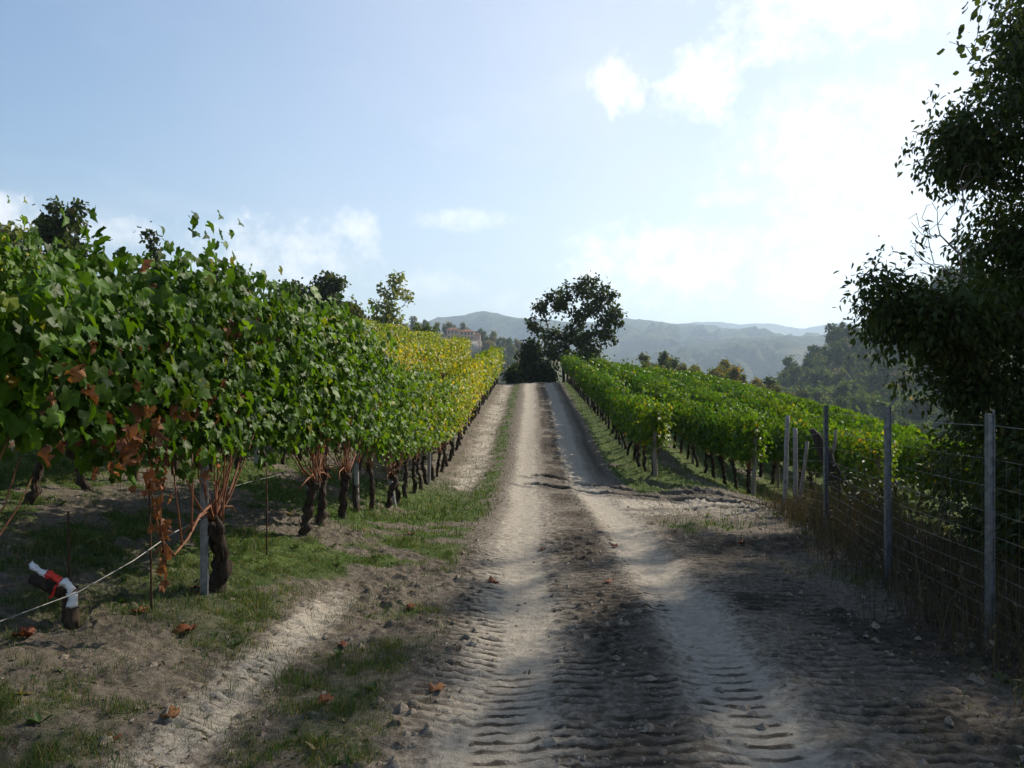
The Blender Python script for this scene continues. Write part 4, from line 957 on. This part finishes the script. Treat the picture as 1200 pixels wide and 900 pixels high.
# ------------------------------------------------------------------ house on the far hill
hd = 560.0; hc = ax(541, 399, hd)
hz = float(base_z(hc[0], hd)); hb = hc[2]
house = empty('farmhouse', (hc[0], hd, hb)); tag(house, 'pink far-off farmhouse with red roofs on the wooded hill', 'house')
def hobj(nm, mat, fn, parent=house, smooth=False):
    mb = MB(); fn(mb); return mb.obj(nm, MATS[mat], parent, smooth)
def hip(mb, x0, x1, y0, y1, z, h, o=.5):
    x0 -= o; x1 += o; y0 -= o; y1 += o; w = min(x1 - x0, y1 - y0) / 2
    a, b = ((x0 + w, (y0 + y1) / 2, z + h), (x1 - w, (y0 + y1) / 2, z + h)) if x1 - x0 > y1 - y0 else (((x0 + x1) / 2 - .05, y0 + w, z + h), ((x0 + x1) / 2 + .05, y1 - w, z + h))
    V = [(x0, y0, z), (x1, y0, z), (x1, y1, z), (x0, y1, z), a, b, (x0, y0, z - .2), (x1, y0, z - .2), (x1, y1, z - .2), (x0, y1, z - .2)]
    if x1 - x0 > y1 - y0: mb.add(V, [(0, 1, 5, 4), (2, 3, 4, 5)]); mb.Fs.append(np.array([(1, 2, 5), (3, 0, 4)]) + mb.n - 10)
    else: mb.add(V, [(1, 2, 5, 4), (3, 0, 4, 5)]); mb.Fs.append(np.array([(0, 1, 4), (2, 3, 5)]) + mb.n - 10)
    mb.Fs.append(np.array([(6, 7, 1, 0), (7, 8, 2, 1), (8, 9, 3, 2), (9, 6, 0, 3), (9, 8, 7, 6)]) + mb.n - 10)
s = hd / F
hobj('wall', 'plaster', lambda m: add_box(m, (-10.5, 0, 0), (-2.0, 8, 7.6)))
r1 = hobj('roof', 'roof_tile', lambda m: hip(m, -10.5, -2.0, 0, 8, 7.62, 1.9))
hobj('chimney', 'plaster', lambda m: add_box(m, (-5, 3, 8.2), (-4.2, 3.8, 10.2)), r1)
hobj('wall', 'plaster', lambda m: add_box(m, (-1.98, .6, 0), (8.6, 8.2, 6.4)))
hobj('roof', 'roof_tile', lambda m: hip(m, -1.4, 8.6, .6, 8.2, 6.42, 1.6))
hobj('side_wing', 'plaster', lambda m: add_box(m, (8.62, 2, 0), (13, 8, 4.4)))
hobj('roof', 'roof_tile', lambda m: hip(m, 9.2, 13, 2, 8, 4.42, 1.5))
for (x, yf, z) in [(-9, 0, 5), (-6.5, 0, 5), (-4, 0, 5), (-9, 0, 1.6), (-6.5, 0, 1.6), (-4, 0, 1.6), (.2, .6, 4.1), (2.6, .6, 4.1), (5, .6, 4.1), (7.2, .6, 4.1), (.2, .6, 1.2), (2.6, .6, 1.2), (5, .6, 1.2), (7.2, .6, 1.2)]:
    wdw = hobj('window', 'window_dark', lambda m: add_box(m, (x - .5, yf - .06, z), (x + .5, yf + .1, z + 1.6)))
    hobj('sill', 'white_wall', lambda m: add_box(m, (x - .65, yf - .2, z - .16), (x + .65, yf + .02, z - .02)), wdw)
tw = MB(); add_box(tw, (-14, -2.6, -9), (12, -2.0, -1.0)); tw.obj('terrace_wall', MATS['white_wall'], house)
tw = MB(); add_box(tw, (-13.9, -1.99, -14), (13.4, 9, -.02)); tw.obj('terrace', MATS['soil'] if False else MATS['clod'], house)

# ------------------------------------------------------------------ grass, weeds, litter
def blades(n, d0, d1, seed, h, w, thr):
    rng = R(seed); out = 0
    d = d0 * (d1 / d0) ** rng.random(n * 4); x = rng.uniform(-.72, .72, n * 4) * d
    g = detail(x, d)[1]; keep = rng.random(n * 4) < np.clip(g, 0, 1) ** 1.3 * (.12 + .88 * ss(fbm(x * 9, d * 9, 33, 2), .38, .66)) + .012 * (np.abs(x - rc(d)) > 1.3)
    x, y = x[keep][:n], d[keep][:n]; n = len(x)
    # grow in tufts
    x = x + rng.normal(0, .012, n); z = gz(x, y)
    return rng, x, y, z, n
def grass(name, n, d0, d1, seed, h, w, label, aut):
    rng, x, y, z, n = blades(n, d0, d1, seed, h, w, .22)
    hh = h * rng.uniform(.35, 1.25, n) * (.3 + 1.5 * ss(fbm(x * 5, y * 5, 31), .25, .75) + .9 * (rng.random(n) < .03)) * np.where((x > 2.0) & (y > 14), .75, 1.0)
    sc = (.55 + y / 14); ww = w * sc * rng.uniform(.7, 1.3, n); a = rng.uniform(0, 6.28, n)
    dx, dy = np.cos(a), np.sin(a); bend = rng.uniform(.15, .9, n) * hh; b = rng.uniform(0, 6.28, n)
    bx, by = np.cos(b) * bend, np.sin(b) * bend
    p = np.stack([x, y, z - .004], -1); side = np.stack([dx, dy, dx * 0], -1) * ww[:, None]
    m = p + np.stack([bx * .35, by * .35, hh * .62], -1); t = p + np.stack([bx, by, hh * .98], -1)
    V = np.stack([p - side, p + side, m + side * .7, m - side * .7, t], 1).reshape(-1, 3)
    i = np.arange(n)[:, None] * 5
    mb = MB(); A = np.repeat(np.stack([rng.random(n), rng.random(n)], -1), 5, axis=0)
    mb.add(V, i + np.array([[0, 1, 2, 3]]), A); mb.Fs.append(i + np.array([[3, 2, 4]]))
    o = mb.obj(name, MATS['grass_blade']); o['autumn'] = aut; tag(o, label, 'grass', kind='stuff')
grass('grass', 150000, 3.0, 9, 400, .040, .0019, 'short green grass growing in patches on the near verges', .22)
grass('grass', 90000, 9, 60, 401, .062, .0034, 'green grass along the verges and between the vine rows', .16)
def weeds(name, n, seed, label):
    rng = R(seed); s_ = rng.uniform(2.4, cum[-1] + .5, n)
    x = np.interp(s_, cum, ends[:, 0]) + rng.normal(.22, .30, n) ; y = np.interp(s_, cum, ends[:, 1]) + rng.normal(0, .15, n) + np.maximum(0, s_ - cum[-1])
    far = rng.random(n) < .35; x = np.where(far, x + np.abs(rng.normal(.5, .8, n)), x)
    z = gz(x, y); h = rng.gamma(3.0, .095, n) * (1.15 - .5 * (np.abs(x - np.interp(s_, cum, ends[:, 0])) < .12)); mb = MB()
    a = rng.uniform(0, 6.28, n); lean = rng.uniform(.05, .5, n) * h; b = rng.uniform(0, 6.28, n); w = rng.uniform(.0018, .0045, n)
    p = np.stack([x, y, z - .01], -1); sd = np.stack([np.cos(a) * w, np.sin(a) * w, a * 0], -1)
    m = p + np.stack([np.cos(b) * lean * .3, np.sin(b) * lean * .3, h * .6], -1); t = p + np.stack([np.cos(b) * lean, np.sin(b) * lean, h], -1)
    V = np.stack([p - sd, p + sd, m + sd * .8, m - sd * .8, t], 1).reshape(-1, 3); i = np.arange(n)[:, None] * 5
    mb.add(V, i + np.array([[0, 1, 2, 3]]), np.repeat(np.stack([rng.random(n), rng.random(n)], -1), 5, axis=0)); mb.Fs.append(i + np.array([[3, 2, 4]]))
    k = n // 2; q = rng.integers(0, n, k); f = rng.random((k, 1)); pos = p[q] + (t[q] - p[q]) * f + rng.normal(0, .03, (k, 3))
    scatter(mb, LANCE, pos, rng.normal(0, 1, (k, 3)) + [0, 0, .2], rng.normal(0, .5, (k, 3)) + [0, 0, 1], .055 * rng.uniform(.5, 1.2, k), np.stack([rng.random(k), rng.random(k)], -1))
    o = mb.obj(name, MATS['weed_stalk']); o['autumn'] = .25; tag(o, label, 'weeds', kind='stuff')
weeds('undergrowth', 9000, 402, 'dark dry weeds and stalks tangled along the foot of the wire fence')
def litter():
    rng = R(403); n = 7000; d = 2.6 * (30 / 2.6) ** rng.random(n); x = rng.uniform(-.72, .72, n) * d
    u = x - rc(d); p = np.where(u < -1.1, .9, np.where(np.abs(u) < 1.1, .08, .25)); k = rng.random(n) < p; x, y = x[k], d[k]; n = len(x)
    pos = np.stack([x, y, gz(x, y) + .004], -1); mb = MB(); tiny = rng.random(n) < .9
    scatter(mb, LANCE, pos, rng.normal(0, 1, (n, 3)) * [1, 1, .25], rng.normal(0, .35, (n, 3)) + [0, 0, 1], np.where(tiny, .03, .04) * rng.uniform(.5, 1.4, n), np.stack([rng.random(n), rng.random(n)], -1))
    V = mb.V[0]; o = mb.obj('leaf_litter', MATS['weed_stalk']); o['autumn'] = .75; tag(o, 'bits of dead leaf and twig strewn over the verge', 'litter', kind='stuff')
litter()
def verge_weeds():
    rng = R(405); n = 900; d = 3.2 * (16 / 3.2) ** rng.random(n); x = rng.uniform(-.7, .66, n) * d; g = detail(x, d)[1]
    k = (rng.random(n) < 1.2 * g) & (g > .15) & (np.abs(x - rc(d)) > 1.3); x, d = x[k], d[k]; n = len(x); q = 9
    ang = rng.uniform(0, 6.28, (n, q)); s_ = rng.gamma(3, .012, (n, 1)).clip(.012, .07) * rng.uniform(.6, 1.2, (n, q)); up = rng.uniform(.1, 1.4, (n, q))
    tip = np.stack([np.cos(ang), np.sin(ang), up], -1).reshape(-1, 3); pos = np.repeat(np.stack([x, d, gz(x, d)], -1), q, axis=0)
    mb = MB(); scatter(mb, LANCE, pos, tip, np.stack([-np.cos(ang) * .4, -np.sin(ang) * .4, np.ones_like(ang)], -1).reshape(-1, 3), s_.ravel(), np.stack([rng.random(n * q), np.repeat(rng.random(n), q)], -1))
    o = mb.obj('low_weeds', MATS['grass_blade']); o['autumn'] = .2; tag(o, 'small broad-leaved weeds scattered through the verge grass', 'weeds', kind='stuff')
verge_weeds()
def clods():
    rng = R(404); n = 9000; d = 2.6 * (22 / 2.6) ** rng.random(n); x = rng.uniform(-.70, .70, n) * d
    _, g, dk, du = detail(x, d); k = rng.random(n) < (.22 + .9 * dk) * (1 - .8 * g) * np.where(np.abs(np.abs(x - rc(d)) - .66) < .25, .25, 1); x, y = x[k], d[k]; n = len(x); z = gz(x, y)
    V0 = np.array([(1, 0, 0), (0, 1, 0), (-1, 0, 0), (0, -1, 0), (0, 0, .8), (0, 0, -.5), (.6, .6, .3), (-.6, .5, .25)], float)
    Fc = np.array([(0, 6, 4), (6, 1, 4), (1, 7, 4), (7, 2, 4), (2, 3, 4), (3, 0, 4), (6, 0, 1), (7, 1, 2)])
    s_ = rng.gamma(1.8, .0075, n).clip(.004, .05); V = (V0[None] * rng.uniform(.6, 1.3, (n, 8, 1))) * s_[:, None, None] + np.stack([x, y, z], -1)[:, None]
    mb = MB(); mb.add(V.reshape(-1, 3), (Fc[None] + (np.arange(n) * 8)[:, None, None]).reshape(-1, 3)); o = mb.obj('soil_clods', MATS['clod'], smooth=False); tag(o, 'crumbs and clods of soil along the ruts', 'soil', kind='stuff')
clods()
# fallen leaves that stand out singly
def ground_at(px, py):
    t = np.arange(2.2, 40, .01); x = (px - 600) / F * t; z = CAMZ + (450 - py) / F * t
    k = np.argmax(gz(x, t) > z); return float(x[k]), float(t[k])
FALL = [(580, 684, .075, 'rust-red dry leaf lying in the left wheel rut'), (720, 642, .06, 'small dark red leaf at the head of the right wheel rut'), (713, 684, .05, 'small reddish leaf right of the middle ridge of the track'),
        (636, 645, .045, 'dark leaf scrap in the middle of the track beyond the shade'), (511, 810, .06, 'pale yellow leaf at the left edge of the track'), (378, 824, .06, 'tan leaf beside the narrow tyre print on the left verge'),
        (215, 743, .085, 'orange curled leaf on bare soil below the nearest vine trunk'), (31, 748, .075, 'orange leaf in the grass left of the taped stump'), (201, 845, .06, 'yellow leaf on the bare soil at the bottom left'),
        (133, 868, .05, 'small orange leaf at the lower left corner'), (165, 718, .07, 'brown leaves at the foot of the thin stake'), (228, 690, .05, 'small brown leaf right of the thin stake'), (483, 713, .055, 'brown leaf in the grass left of the tread prints'),
        (482, 627, .06, 'reddish leaf in the grass by the far left verge'), (400, 757, .05, 'brown leaf among grass tufts on the left verge'), (1125, 600, .05, 'brown leaf caught in the weeds by the fence'), (868, 638, .05, 'dark leaf on the grass patch near the fence')]
for i, (px, py, s_, lab) in enumerate(FALL):
    x, y = ground_at(px, py); rng = R(600 + i); mb = MB(); V = GRAPE[0].copy(); V[:, 2] = np.abs(V[:, 0]) * rng.uniform(.3, .8) + rng.normal(0, .12, len(V)) + .12; V[:, 2] += .3 * V[:, 1] * rng.uniform(-.5, 1)
    V[:, 2] -= V[:, 2].min()
    mb.add(V * s_, GRAPE[1], np.full((len(V), 2), [rng.random(), .9 if i not in (4, 8) else .2])); o = mb.obj('fallen_leaf', MATS['dry_leaf']); o.location = (x, y, gz1(x, y) + .002); o.rotation_euler = (0, 0, rng.uniform(0, 6.28))
    so = o.modifiers.new('thickness', 'SOLIDIFY'); so.thickness = .001; o['autumn'] = .6 if i in (4, 8) else .05; tag(o, lab, 'leaf', 'single fallen leaves')

# ------------------------------------------------------------------ haze
def haze():
    mb = MB(); add_box(mb, (-6100, -600, -60), (6100, 6150, 560)); m, w = new_mat('haze_air')
    v = w.n('ShaderNodeVolumePrincipled', {'Color': (.62, .80, 1.0, 1), 'Density': HAZE, 'Anisotropy': .35})
    out = w.n('ShaderNodeOutputMaterial'); w.t.links.new(v.outputs[0], out.inputs[1])
    m.cycles.homogeneous_volume = True
    o = mb.obj('haze', m, None, False); tag(o, 'thin blue haze filling the valley', 'haze', kind='stuff')
HAZE = 0.0002
haze()
